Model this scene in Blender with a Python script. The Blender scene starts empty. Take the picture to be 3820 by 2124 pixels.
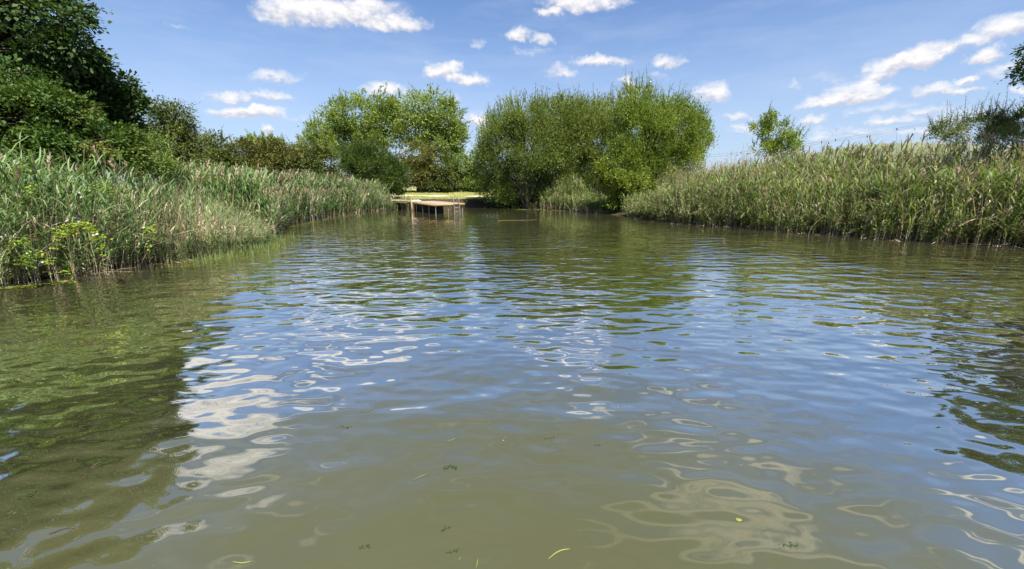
import bpy, math
import numpy as np
from math import radians, sin, cos, pi

S = bpy.context.scene
COL = S.collection
rng = np.random.default_rng(11)
K = np.array([0, 0, 1.])

# ------------------------------------------------------------------ camera
EYE = 2.4                               # lens height over the water, metres
FPX = 1500.0                            # focal length in photo pixels (photo 3820 x 2124)
PITCH = math.atan(372 / 1500)
cam = bpy.data.cameras.new("camera")
cam.sensor_width = 36.0
cam.lens = 36.0 * FPX / 3820.0
cam.clip_start = 0.1
cam.clip_end = 9000
camo = bpy.data.objects.new("camera", cam)
COL.objects.link(camo)
camo.location = (0, 0, EYE)
camo.rotation_euler = (pi / 2 - PITCH, 0, 0)
S.camera = camo

# ------------------------------------------------------------------ light
SUN_EL = radians(59)
SUN_H = (0.40, -0.80)                  # horizontal direction towards the sun
n_ = math.hypot(*SUN_H)
SUN_DIR = np.array([SUN_H[0] / n_ * cos(SUN_EL), SUN_H[1] / n_ * cos(SUN_EL), sin(SUN_EL)])
sun = bpy.data.lights.new("sun", 'SUN')
sun.energy = 4.6
sun.angle = radians(0.53)
sun.color = (1.0, 0.95, 0.86)
suno = bpy.data.objects.new("sun", sun)
COL.objects.link(suno)
from mathutils import Vector
suno.rotation_euler = Vector(SUN_DIR).to_track_quat('Z', 'Y').to_euler()
S.view_settings.view_transform = 'Standard'
S.view_settings.look = 'None'
S.view_settings.exposure = 1.15
S.view_settings.gamma = 1.0
S.view_settings.use_curve_mapping = False
S.cycles.max_bounces = 6
S.cycles.diffuse_bounces = 3
S.cycles.glossy_bounces = 3
S.cycles.transmission_bounces = 4
S.cycles.transparent_max_bounces = 4
S.cycles.use_denoising = True
S.cycles.sample_clamp_indirect = 4.0
S.cycles.caustics_reflective = False
S.cycles.caustics_refractive = False

# ------------------------------------------------------------------ geometry of the view: pixel of the photo -> point in the place
SP, CP = sin(PITCH), cos(PITCH)
def ray(px, py):
    x = (px - 1910) / FPX; y = (1062 - py) / FPX
    return np.array([x, CP + y * SP, -SP + y * CP])
def W(px, py, z=0.0):
    d = ray(px, py); t = (EYE - z) / -d[2]
    return np.array([d[0] * t, d[1] * t, z])
def A(px, py, Y):
    d = ray(px, py); t = Y / d[1]
    return np.array([d[0] * t, Y, EYE + d[2] * t])

# ------------------------------------------------------------------ world: Nishita sky with fair-weather cumulus
world = bpy.data.worlds.new("World")
S.world = world
world.use_nodes = True
wt = world.node_tree
for n in list(wt.nodes): wt.nodes.remove(n)
def N(t, typ, **kw):
    n = t.nodes.new(typ)
    for k, v in kw.items(): setattr(n, k, v)
    return n
def math_(t, op, a, b=None, c=None, clamp=False):
    n = N(t, 'ShaderNodeMath', operation=op, use_clamp=clamp)
    for i, v in enumerate((a, b, c)):
        if v is None: continue
        if isinstance(v, (int, float)): n.inputs[i].default_value = v
        else: t.links.new(v, n.inputs[i])
    return n.outputs[0]
def vmath(t, op, a, b=None):
    n = N(t, 'ShaderNodeVectorMath', operation=op)
    for i, v in enumerate((a, b)):
        if v is None: continue
        if isinstance(v, (tuple, list)): n.inputs[i].default_value = v
        else: t.links.new(v, n.inputs[i])
    return n.outputs['Value'] if op == 'LENGTH' else n.outputs[0]

# name: px, py, half width, half height (in 2576-wide photo pixels), strength, tilt degrees
CL = [(745, 30, 115, 42, 1, 0), (870, 45, 165, 40, 1, 4), (1000, 70, 95, 24, .9, 0), (1470, 12, 125, 30, 1, 0), (1380, 36, 40, 13, .9, 0),
      (1302, 92, 44, 19, .95, 0), (1365, 106, 30, 14, .8, 0), (1200, 110, 26, 16, .45, 0), (1110, 183, 62, 25, 1, 0), (1180, 203, 60, 18, 1, 0),
      (970, 224, 74, 22, 1, 0), (1410, 182, 42, 19, .6, 0), (1515, 156, 84, 17, .9, 0), (1680, 163, 46, 22, .8, 0), (1575, 207, 28, 15, .8, 0),
      (1650, 198, 34, 11, .4, 0), (690, 198, 84, 20, .65, 0), (590, 249, 72, 16, .7, 0), (688, 243, 58, 17, .75, 0), (600, 288, 84, 19, 1, 0),
      (670, 288, 60, 19, .9, 0), (672, 332, 34, 13, .9, 0), (1785, 241, 60, 29, .85, 0), (1850, 297, 46, 14, .7, 0), (1862, 319, 30, 9, .5, 0),
      (2235, 178, 100, 28, .85, 18), (2325, 150, 90, 36, 1, 20), (2420, 118, 60, 20, .5, 18), (2530, 78, 110, 40, 1, 14), (2465, 150, 58, 24, 1, 16),
      (2160, 236, 92, 30, .95, 4), (2070, 262, 90, 22, .85, 10), (1995, 216, 24, 18, .4, 0), (2360, 235, 80, 20, .8, 0), (2440, 215, 38, 14, .9, 0),
      (2450, 240, 48, 10, .7, 0), (2040, 311, 42, 16, .75, 8), (2215, 306, 40, 15, .5, 0), (2330, 282, 70, 14, .6, 6), (2270, 302, 60, 9, .5, 4),
      (1180, 300, 50, 26, .4, 0), (1215, 308, 36, 18, .7, 0), (2560, 165, 46, 20, .5, 0), (2582, 230, 28, 17, .8, 0), (1147, 165, 20, 10, .5, 0),
      (2075, 348, 34, 14, .55, 0), (450, 68, 60, 7, .25, -14), (2130, 345, 30, 8, .4, 0), (930, 10, 40, 9, .4, 0), (1145, 242, 24, 10, .4, 0),
      (2210, 275, 120, 18, 0.44, 6), (2420, 300, 120, 20, 0.46, 6), (2180, 330, 150, 12, 0.44, 0), (1900, 330, 90, 12, 0.42, 0), (2510, 190, 60, 26, 0.49, 8), (2360, 330, 90, 14, 0.49, 0),
      (800, 300, 90, 14, .25, 0), (540, 240, 70, 12, .3, 0), (1330, 130, 60, 12, .3, 0), (2080, 200, 60, 12, .25, 0)]
# more of the same clouds higher up, above the frame, whose mirror image lies on the near water (given where they mirror)
CLM = [(560, 1000, 190, 60, 1, 0), (600, 1090, 200, 50, 1, 0), (480, 1160, 130, 40, .8, 0), (800, 985, 90, 20, .8, 0),
       (700, 1300, 150, 40, .6, 0), (1480, 965, 60, 22, .8, 0), (1700, 1110, 140, 24, .8, 0),
       (1860, 1250, 190, 50, 1, 0), (1720, 1340, 330, 55, 1, 0), (2000, 1400, 260, 40, 1, 0), (2520, 1310, 120, 30, 1, 0),
       (2540, 1400, 120, 20, .9, 0), (1180, 1210, 100, 18, .4, 0), (300, 1360, 120, 30, .5, 0)]
def azel(px, py, mirror=False):
    d = ray(px * 3820 / 2576, py * 2124 / 1432)
    z = -d[2] if mirror else d[2]
    return math.atan2(d[0], d[1]), math.atan2(z, math.hypot(d[0], d[1]))
tc = N(wt, 'ShaderNodeTexCoord')
sx = N(wt, 'ShaderNodeSeparateXYZ'); wt.links.new(tc.outputs['Generated'], sx.inputs[0])
az = math_(wt, 'ARCTAN2', sx.outputs[0], sx.outputs[1])
el = math_(wt, 'ARCSINE', sx.outputs[2])
uv0 = N(wt, 'ShaderNodeCombineXYZ'); wt.links.new(az, uv0.inputs[0]); wt.links.new(el, uv0.inputs[1])
# ragged edges: the position is shifted by noise before the clouds are looked up
nz = N(wt, 'ShaderNodeTexNoise'); nz.inputs['Scale'].default_value = 17; nz.inputs['Detail'].default_value = 7; nz.inputs['Roughness'].default_value = .66
wt.links.new(uv0.outputs[0], nz.inputs['Vector'])
dv = vmath(wt, 'SUBTRACT', nz.outputs['Color'], (.5, .5, .5))
dv = vmath(wt, 'MULTIPLY', dv, (.085, .050, 0))
uv = vmath(wt, 'ADD', uv0.outputs[0], dv)
grp = bpy.data.node_groups.new("cloud_lobe", 'ShaderNodeTree')
for nm, st in (("uv", 'NodeSocketVector'), ("c", 'NodeSocketVector'), ("cx", 'NodeSocketVector'), ("cy", 'NodeSocketVector'), ("s", 'NodeSocketFloat'), ("D", 'NodeSocketFloat'), ("H", 'NodeSocketFloat')):
    grp.interface.new_socket(nm, in_out='INPUT', socket_type=st)
grp.interface.new_socket("D", in_out='OUTPUT', socket_type='NodeSocketFloat')
grp.interface.new_socket("H", in_out='OUTPUT', socket_type='NodeSocketFloat')
gi = N(grp, 'NodeGroupInput'); go = N(grp, 'NodeGroupOutput')
dd = vmath(grp, 'SUBTRACT', gi.outputs[0], gi.outputs[1])
def dot(a, b):
    n = N(grp, 'ShaderNodeVectorMath', operation='DOT_PRODUCT'); grp.links.new(a, n.inputs[0]); grp.links.new(b, n.inputs[1]); return n.outputs['Value']
a_ = dot(dd, gi.outputs[2]); b_ = dot(dd, gi.outputs[3])
low = math_(grp, 'MINIMUM', b_, 0.0)
bb = math_(grp, 'MULTIPLY_ADD', low, 0.9, b_)           # flat cloud base
r2 = math_(grp, 'ADD', math_(grp, 'MULTIPLY', a_, a_), math_(grp, 'MULTIPLY', bb, bb))
w_ = math_(grp, 'SUBTRACT', 1.0, r2, clamp=True)
w_ = math_(grp, 'MULTIPLY', w_, gi.outputs[4])
grp.links.new(math_(grp, 'ADD', gi.outputs[5], w_), go.inputs[0])
grp.links.new(math_(grp, 'MULTIPLY_ADD', w_, b_, gi.outputs[6]), go.inputs[1])
D, H = None, None
for mirror, lst in ((False, CL), (True, CLM)):
    for px, py, hw, hh, st, tilt in lst:
        c = azel(px, py, mirror)
        a1 = azel(px + 10, py, mirror); e1 = azel(px, py - 10, mirror)
        Jm = np.array([[a1[0] - c[0], e1[0] - c[0]], [a1[1] - c[1], e1[1] - c[1]]]) / 10
        t = radians(tilt)
        Bm = np.diag([1 / (hw * 1.08), 1 / (hh * 1.42)]) @ np.array([[cos(t), sin(t)], [-sin(t), cos(t)]]) @ np.linalg.inv(Jm)
        if mirror: Bm[1] *= -1
        g = N(wt, 'ShaderNodeGroup'); g.node_tree = grp
        wt.links.new(uv, g.inputs[0])
        g.inputs[1].default_value = (c[0], c[1], 0)
        g.inputs[2].default_value = (Bm[0, 0], Bm[0, 1], 0)
        g.inputs[3].default_value = (Bm[1, 0], Bm[1, 1], 0)
        g.inputs[4].default_value = st
        if D is not None: wt.links.new(D, g.inputs[5]); wt.links.new(H, g.inputs[6])
        D, H = g.outputs[0], g.outputs[1]
rel = math_(wt, 'DIVIDE', H, math_(wt, 'ADD', D, 0.02))
# density with billows inside
nb = N(wt, 'ShaderNodeTexNoise'); nb.inputs['Scale'].default_value = 46; nb.inputs['Detail'].default_value = 4; nb.inputs['Roughness'].default_value = .55
mpb = N(wt, 'ShaderNodeMapping'); mpb.inputs['Scale'].default_value = (1, 1.7, 1); wt.links.new(uv0.outputs[0], mpb.inputs[0]); wt.links.new(mpb.outputs[0], nb.inputs['Vector'])
Dn = math_(wt, 'MULTIPLY_ADD', math_(wt, 'SUBTRACT', nb.outputs['Fac'], .5), .75, D)
al = N(wt, 'ShaderNodeMapRange', interpolation_type='SMOOTHSTEP')
al.inputs['From Min'].default_value = .0; al.inputs['From Max'].default_value = 1.0
wt.links.new(Dn, al.inputs['Value'])
gate = math_(wt, 'MULTIPLY', D, 8.0, clamp=True)
alpha = math_(wt, 'MULTIPLY', al.outputs[0], gate)
# thin high veil
nv = N(wt, 'ShaderNodeTexNoise'); nv.inputs['Scale'].default_value = 5; nv.inputs['Detail'].default_value = 5; nv.inputs['Roughness'].default_value = .6
mpv = N(wt, 'ShaderNodeMapping'); mpv.inputs['Scale'].default_value = (.7, 3.0, 1); mpv.inputs['Rotation'].default_value = (0, 0, radians(12))
wt.links.new(uv0.outputs[0], mpv.inputs[0]); wt.links.new(mpv.outputs[0], nv.inputs['Vector'])
veil = N(wt, 'ShaderNodeMapRange'); veil.inputs['From Min'].default_value = .45; veil.inputs['From Max'].default_value = .85
veil.inputs['To Max'].default_value = .32; wt.links.new(nv.outputs['Fac'], veil.inputs['Value'])
# white tops, lilac-grey bases
shade = N(wt, 'ShaderNodeMapRange', interpolation_type='SMOOTHSTEP'); shade.inputs['From Min'].default_value = -.40; shade.inputs['From Max'].default_value = .34
wt.links.new(math_(wt, 'MULTIPLY_ADD', math_(wt, 'SUBTRACT', nb.outputs['Fac'], .5), 1.6, rel), shade.inputs['Value'])
ccol = N(wt, 'ShaderNodeMix', data_type='RGBA')
CLOUD_K = 7.2
ccol.inputs['A'].default_value = (.56 * CLOUD_K, .59 * CLOUD_K, .71 * CLOUD_K, 1)
ccol.inputs['B'].default_value = (.95 * CLOUD_K, .93 * CLOUD_K, .93 * CLOUD_K, 1)
wt.links.new(shade.outputs[0], ccol.inputs['Factor'])
sky = N(wt, 'ShaderNodeTexSky', sky_type='NISHITA')
sky.sun_disc = False
sky.sun_elevation = SUN_EL
sky.sun_rotation = math.atan2(SUN_H[0], SUN_H[1])
sky.air_density = 1.0; sky.dust_density = 0.7; sky.ozone_density = 3.0
skc = N(wt, 'ShaderNodeMix', data_type='RGBA', blend_type='MULTIPLY'); skc.inputs['Factor'].default_value = 1
wt.links.new(sky.outputs[0], skc.inputs['A']); skc.inputs['B'].default_value = (.79, .93, 1.11, 1)
m1 = N(wt, 'ShaderNodeMix', data_type='RGBA'); wt.links.new(veil.outputs[0], m1.inputs['Factor'])
wt.links.new(skc.outputs['Result'], m1.inputs['A']); m1.inputs['B'].default_value = (.72 * CLOUD_K, .78 * CLOUD_K, .93 * CLOUD_K, 1)
hzm = N(wt, 'ShaderNodeMapRange', interpolation_type='SMOOTHSTEP'); hzm.inputs['From Min'].default_value = .0; hzm.inputs['From Max'].default_value = .42
hzm.inputs['To Min'].default_value = .62; hzm.inputs['To Max'].default_value = .04; wt.links.new(el, hzm.inputs['Value'])
m1b = N(wt, 'ShaderNodeMix', data_type='RGBA'); wt.links.new(hzm.outputs[0], m1b.inputs['Factor'])
wt.links.new(m1.outputs['Result'], m1b.inputs['A']); m1b.inputs['B'].default_value = (.56 * CLOUD_K, .66 * CLOUD_K, .86 * CLOUD_K, 1)
m2 = N(wt, 'ShaderNodeMix', data_type='RGBA'); wt.links.new(alpha, m2.inputs['Factor'])
wt.links.new(m1b.outputs['Result'], m2.inputs['A']); wt.links.new(ccol.outputs['Result'], m2.inputs['B'])
bg = N(wt, 'ShaderNodeBackground'); bg.inputs['Strength'].default_value = 0.068
wt.links.new(m2.outputs['Result'], bg.inputs['Color'])
wo = N(wt, 'ShaderNodeOutputWorld'); wt.links.new(bg.outputs[0], wo.inputs['Surface'])
world.cycles.sampling_method = 'MANUAL'
world.cycles.sample_map_resolution = 512

# ------------------------------------------------------------------ materials
def new_mat(name):
    m = bpy.data.materials.new(name); m.use_nodes = True
    t = m.node_tree
    for n in list(t.nodes): t.nodes.remove(n)
    return m, t
def ramp(t, fac, stops):
    r = N(t, 'ShaderNodeValToRGB'); e = r.color_ramp.elements
    while len(e) < len(stops): e.new(.5)
    for i, (p, c) in enumerate(stops): e[i].position = p; e[i].color = (*c, 1)
    t.links.new(fac, r.inputs[0]); return r.outputs[0]
def leaf_mat(name, stops, trans=.36, rough=.55, spec=.22, yellow=(1.25, 1.15, .5), gain=1.25):
    """leaf: each leaf has its own tint (attribute), some light passes through"""
    m, t = new_mat(name)
    at = N(t, 'ShaderNodeAttribute', attribute_name='tint')
    c = ramp(t, at.outputs['Fac'], [(q, tuple(min(.85, e * gain) for e in k)) for q, k in stops])
    p = N(t, 'ShaderNodeBsdfPrincipled'); t.links.new(c, p.inputs['Base Color'])
    p.inputs['Roughness'].default_value = rough; p.inputs['Specular IOR Level'].default_value = spec
    tr = N(t, 'ShaderNodeBsdfTranslucent')
    mc = N(t, 'ShaderNodeMix', data_type='RGBA', blend_type='MULTIPLY'); mc.inputs['Factor'].default_value = 1
    t.links.new(c, mc.inputs['A']); mc.inputs['B'].default_value = (*yellow, 1); t.links.new(mc.outputs['Result'], tr.inputs[0])
    mx = N(t, 'ShaderNodeMixShader'); mx.inputs[0].default_value = trans
    t.links.new(p.outputs[0], mx.inputs[1]); t.links.new(tr.outputs[0], mx.inputs[2])
    o = N(t, 'ShaderNodeOutputMaterial'); t.links.new(mx.outputs[0], o.inputs[0])
    return m
def noise_mat(name, stops, scale=4.0, detail=6, rough=.9, spec=.2, bump=0.0, stretch=(1, 1, 1), metal=0.0, bscale=None):
    m, t = new_mat(name)
    tcx = N(t, 'ShaderNodeTexCoord'); mp = N(t, 'ShaderNodeMapping'); mp.inputs['Scale'].default_value = stretch
    t.links.new(tcx.outputs['Object'], mp.inputs[0])
    nn = N(t, 'ShaderNodeTexNoise'); nn.inputs['Scale'].default_value = scale; nn.inputs['Detail'].default_value = detail; nn.inputs['Roughness'].default_value = .65
    t.links.new(mp.outputs[0], nn.inputs['Vector'])
    c = ramp(t, nn.outputs['Fac'], stops)
    p = N(t, 'ShaderNodeBsdfPrincipled'); t.links.new(c, p.inputs['Base Color'])
    p.inputs['Roughness'].default_value = rough; p.inputs['Specular IOR Level'].default_value = spec; p.inputs['Metallic'].default_value = metal
    if bump:
        b = N(t, 'ShaderNodeBump'); b.inputs['Distance'].default_value = bump; b.inputs['Strength'].default_value = 1
        n2 = N(t, 'ShaderNodeTexNoise'); n2.inputs['Scale'].default_value = bscale or scale * 4; n2.inputs['Detail'].default_value = 5
        t.links.new(mp.outputs[0], n2.inputs['Vector']); t.links.new(n2.outputs['Fac'], b.inputs['Height']); t.links.new(b.outputs[0], p.inputs['Normal'])
    o = N(t, 'ShaderNodeOutputMaterial'); t.links.new(p.outputs[0], o.inputs[0])
    return m

M = {}
M['bark'] = noise_mat('bark', [(.3, (.035, .028, .02)), (.7, (.11, .09, .065))], 6, stretch=(1, 1, .25), bump=.02)
M['stem'] = noise_mat('stem', [(.3, (.06, .045, .025)), (.7, (.14, .10, .06))], 8)
# foliage of each kind: dark, middle, light tints
M['dark_leaf'] = leaf_mat('dark_leaf', [(0, (.012, .028, .009)), (.5, (.027, .056, .014)), (1, (.062, .10, .024))], .3, .55, .25, gain=1.5)
M['maple_leaf'] = leaf_mat('maple_leaf', [(0, (.025, .055, .012)), (.55, (.06, .11, .02)), (.9, (.10, .14, .026)), (1, (.15, .13, .035))], .3, .5)
M['hawthorn_leaf'] = leaf_mat('hawthorn_leaf', [(0, (.035, .055, .013)), (.5, (.08, .11, .024)), (1, (.155, .16, .045))], .25)
M['rusty_leaf'] = leaf_mat('rusty_leaf', [(0, (.045, .058, .015)), (.5, (.10, .112, .026)), (1, (.18, .15, .042))], .25)
M['sapling_leaf'] = leaf_mat('sapling_leaf', [(0, (.065, .115, .024)), (.5, (.14, .21, .045)), (1, (.22, .28, .08))], .32)
M['ash_leaf'] = leaf_mat('ash_leaf', [(0, (.075, .115, .024)), (.5, (.155, .22, .045)), (1, (.25, .30, .08))], .34)
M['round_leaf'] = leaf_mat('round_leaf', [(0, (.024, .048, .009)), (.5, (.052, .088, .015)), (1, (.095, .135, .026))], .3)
M['willow_leaf'] = leaf_mat('willow_leaf', [(0, (.060, .092, .020)), (.5, (.135, .185, .040)), (1, (.24, .28, .085))], .38)
M['bright_leaf'] = leaf_mat('bright_leaf', [(0, (.052, .096, .016)), (.5, (.145, .215, .034)), (1, (.27, .31, .07))], .38)
M['alder_leaf'] = leaf_mat('alder_leaf', [(0, (.045, .075, .010)), (.5, (.115, .16, .02)), (1, (.23, .27, .045))], .36)
M['blue_leaf'] = leaf_mat('blue_leaf', [(0, (.05, .078, .028)), (.5, (.105, .145, .052)), (1, (.20, .22, .10))], .22)
M['reed_leaf'] = leaf_mat('reed_leaf', [(0, (.062, .115, .040)), (.5, (.13, .205, .075)), (1, (.22, .30, .125))], .36, .5, .25, (1.1, 1.1, .6))
M['reed_leaf_green'] = leaf_mat('reed_leaf_green', [(0, (.070, .110, .030)), (.5, (.150, .20, .062)), (1, (.26, .30, .12))], .36, .5, .25, (1.15, 1.1, .55))
M['straw'] = leaf_mat('straw', [(0, (.22, .16, .09)), (.5, (.39, .31, .19)), (1, (.56, .48, .34))], .15, .6, .3, (1, .95, .8))
M['plume'] = leaf_mat('plume', [(0, (.22, .15, .11)), (1, (.44, .33, .24))], .3, .8, .1, (1, 1, 1))
M['weed'] = leaf_mat('weed', [(0, (.055, .075, .015)), (.5, (.125, .145, .028)), (1, (.23, .22, .06))], .15, .5)
M['bramble_leaf'] = leaf_mat('bramble_leaf', [(0, (.07, .15, .018)), (.5, (.19, .27, .03)), (1, (.34, .34, .04))], .4)
M['iris_leaf'] = leaf_mat('iris_leaf', [(0, (.05, .17, .02)), (1, (.14, .30, .04))], .4)
M['petal'] = leaf_mat('petal', [(0, (.40, .36, .36)), (1, (.52, .50, .49))], .25, .6, .2, (1, 1, 1))
M['grass'] = leaf_mat('grass', [(0, (.17, .21, .05)), (.5, (.31, .32, .10)), (1, (.46, .42, .20))], .25)
M['dry_grass'] = leaf_mat('dry_grass', [(0, (.11, .11, .04)), (.5, (.23, .19, .09)), (1, (.38, .31, .19))], .25, .6, .2, (1, .95, .8))
M['water_weed'] = leaf_mat('water_weed', [(0, (.014, .030, .010)), (1, (.04, .075, .02))], .1, .4)
M['brown_weed'] = leaf_mat('brown_weed', [(0, (.05, .035, .02)), (1, (.11, .08, .05))], .1, .5)
M['pale_blade'] = leaf_mat('pale_blade', [(0, (.15, .165, .065)), (1, (.2, .21, .09))], .2, .5)
M['yellow_blade'] = leaf_mat('yellow_blade', [(0, (.18, .205, .04)), (1, (.24, .25, .06))], .2, .5)
M['twig'] = noise_mat('twig', [(.3, (.02, .015, .012)), (.7, (.07, .05, .035))], 20)
M['stick'] = noise_mat('stick', [(.3, (.10, .062, .03)), (.7, (.18, .125, .07))], 9)
M['wood'] = noise_mat('wood', [(.25, (.27, .175, .08)), (.5, (.36, .245, .125)), (.75, (.43, .31, .17))], 3, stretch=(1, 1, 9), rough=.7, bump=.002)
M['deck_wood'] = noise_mat('deck_wood', [(.25, (.30, .235, .165)), (.5, (.36, .29, .21)), (.75, (.42, .35, .26))], 5, rough=.75, bump=.002)
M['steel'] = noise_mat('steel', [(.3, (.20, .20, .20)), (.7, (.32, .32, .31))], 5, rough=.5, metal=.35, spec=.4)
M['dark_steel_and_shade'] = noise_mat('dark_steel_and_shade', [(.3, (.012, .011, .010)), (.7, (.03, .027, .024))], 5, rough=.9)  # dark posts; also the black of the sheets painted as underdeck shadow
M['cloth'] = noise_mat('cloth', [(.3, (.38, .39, .43)), (.7, (.5, .5, .52))], 5, rough=.9)
M['blue_cloth'] = noise_mat('blue_cloth', [(.3, (.10, .12, .42)), (.7, (.2, .24, .6))], 5, rough=.8)
M['wire'] = noise_mat('wire', [(.3, (.10, .11, .13)), (.7, (.16, .17, .2))], 3, rough=.6)
M['marker'] = noise_mat('marker', [(.3, (.02, .02, .025)), (.7, (.05, .05, .05))], 3, rough=.7)
M['path'] = noise_mat('path', [(.3, (.40, .35, .26)), (.6, (.47, .42, .32)), (.8, (.52, .48, .38))], 2.2, bump=.015)
M['hill'] = noise_mat('hill', [(.3, (.115, .14, .085)), (.5, (.15, .17, .105)), (.7, (.19, .20, .13))], .012, 8)
M['far_tree'] = noise_mat('far_tree', [(.3, (.10, .12, .10)), (.7, (.15, .18, .14))], .05)

def ground_mat():
    m, t = new_mat('ground')
    tcx = N(t, 'ShaderNodeTexCoord')
    n1 = N(t, 'ShaderNodeTexNoise'); n1.inputs['Scale'].default_value = .55; n1.inputs['Detail'].default_value = 8; n1.inputs['Roughness'].default_value = .7
    n2 = N(t, 'ShaderNodeTexNoise'); n2.inputs['Scale'].default_value = 6; n2.inputs['Detail'].default_value = 6
    t.links.new(tcx.outputs['Object'], n1.inputs['Vector']); t.links.new(tcx.outputs['Object'], n2.inputs['Vector'])
    mixn = math_(t, 'ADD', math_(t, 'MULTIPLY', n1.outputs['Fac'], .6), math_(t, 'MULTIPLY', n2.outputs['Fac'], .4))
    turf = ramp(t, mixn, [(.36, (.14, .17, .045)), (.48, (.24, .26, .08)), (.56, (.36, .32, .15)), (.66, (.43, .38, .22))])
    mud = ramp(t, mixn, [(.35, (.030, .024, .013)), (.55, (.055, .043, .024)), (.7, (.10, .08, .05))])
    at = N(t, 'ShaderNodeAttribute', attribute_name='mud')
    mx = N(t, 'ShaderNodeMix', data_type='RGBA'); t.links.new(at.outputs['Fac'], mx.inputs['Factor']); t.links.new(turf, mx.inputs['A']); t.links.new(mud, mx.inputs['B'])
    p = N(t, 'ShaderNodeBsdfPrincipled'); t.links.new(mx.outputs['Result'], p.inputs['Base Color']); p.inputs['Roughness'].default_value = .95; p.inputs['Specular IOR Level'].default_value = .1
    b = N(t, 'ShaderNodeBump'); b.inputs['Distance'].default_value = .08; t.links.new(n2.outputs['Fac'], b.inputs['Height']); t.links.new(b.outputs[0], p.inputs['Normal'])
    o = N(t, 'ShaderNodeOutputMaterial'); t.links.new(p.outputs[0], o.inputs[0])
    return m
M['ground'] = ground_mat()

def water_mat():
    m, t = new_mat('water')
    tcx = N(t, 'ShaderNodeTexCoord'); P = tcx.outputs['Object']
    def noise(scale, stretch, rot, detail, rough=.5, dist=0.0):
        mp = N(t, 'ShaderNodeMapping'); mp.inputs['Scale'].default_value = stretch; mp.inputs['Rotation'].default_value = (0, 0, radians(rot))
        t.links.new(P, mp.inputs[0])
        n = N(t, 'ShaderNodeTexNoise'); n.inputs['Scale'].default_value = scale; n.inputs['Detail'].default_value = detail
        n.inputs['Roughness'].default_value = rough; n.inputs['Distortion'].default_value = dist
        t.links.new(mp.outputs[0], n.inputs['Vector']); return n.outputs['Fac']
    # where the breeze ruffles the surface and where the reeds keep it calm
    patch = N(t, 'ShaderNodeMapRange', interpolation_type='SMOOTHSTEP'); patch.inputs['From Min'].default_value = .36; patch.inputs['From Max'].default_value = .66
    patch.inputs['To Min'].default_value = .35; patch.inputs['To Max'].default_value = 1.25
    t.links.new(noise(.16, (1, 1, 1), 0, 2), patch.inputs['Value'])
    sep = N(t, 'ShaderNodeSeparateXYZ'); t.links.new(P, sep.inputs[0])
    far = N(t, 'ShaderNodeMapRange', interpolation_type='SMOOTHSTEP'); far.inputs['From Min'].default_value = 4; far.inputs['From Max'].default_value = 13
    t.links.new(sep.outputs[1], far.inputs['Value'])
    calm = N(t, 'ShaderNodeMapRange', interpolation_type='SMOOTHSTEP'); calm.inputs['From Min'].default_value = 11; calm.inputs['From Max'].default_value = 34
    calm.inputs['To Min'].default_value = 1; calm.inputs['To Max'].default_value = .17
    t.links.new(sep.outputs[1], calm.inputs['Value'])
    h1 = math_(t, 'MULTIPLY', noise(1.0, (.5, 1.0, 1), 8, 1, .35), .050)          # slow swell
    h2 = math_(t, 'MULTIPLY', noise(3.0, (.6, 1.0, 1), -14, 1, .35, .1), .028)       # ripples
    h4 = math_(t, 'MULTIPLY', math_(t, 'MULTIPLY', noise(6.5, (.55, 1.0, 1), 12, 0, .3, .0), .010), patch.outputs[0])
    h3 = math_(t, 'MULTIPLY', math_(t, 'MULTIPLY', noise(2.9, (.40, 1.2, 1), 4, 1.5, .45, .1), .056), math_(t, 'MULTIPLY', patch.outputs[0], far.outputs[0]))   # wind ruffle
    h = math_(t, 'MULTIPLY', math_(t, 'ADD', math_(t, 'ADD', h1, h2), math_(t, 'ADD', h3, h4)), calm.outputs[0])
    b = N(t, 'ShaderNodeBump'); b.inputs['Distance'].default_value = 1; b.inputs['Strength'].default_value = 1
    t.links.new(h, b.inputs['Height'])
    silt = ramp(t, noise(.25, (1, 1, 1), 30, 3), [(.3, (.064, .064, .026)), (.7, (.074, .074, .035))])
    di = N(t, 'ShaderNodeBsdfDiffuse'); t.links.new(silt, di.inputs['Color'])
    gl = N(t, 'ShaderNodeBsdfGlossy'); gl.inputs['Roughness'].default_value = .012; gl.inputs['Color'].default_value = (1.0, .98, .92, 1); t.links.new(b.outputs[0], gl.inputs['Normal'])
    lw = N(t, 'ShaderNodeLayerWeight'); lw.inputs['Blend'].default_value = .5; t.links.new(b.outputs[0], lw.inputs['Normal'])
    fr = ramp(t, lw.outputs['Facing'], [(0, (.03,) * 3), (.30, (.075,) * 3), (.42, (.19,) * 3), (.50, (.40,) * 3), (.60, (.76,) * 3), (.75, (.82,) * 3), (.9, (.82,) * 3), (1, (1,) * 3)])
    mx = N(t, 'ShaderNodeMixShader'); t.links.new(fr, mx.inputs[0]); t.links.new(di.outputs[0], mx.inputs[1]); t.links.new(gl.outputs[0], mx.inputs[2])
    o = N(t, 'ShaderNodeOutputMaterial'); t.links.new(mx.outputs[0], o.inputs[0])
    return m
M['water'] = water_mat()

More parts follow.
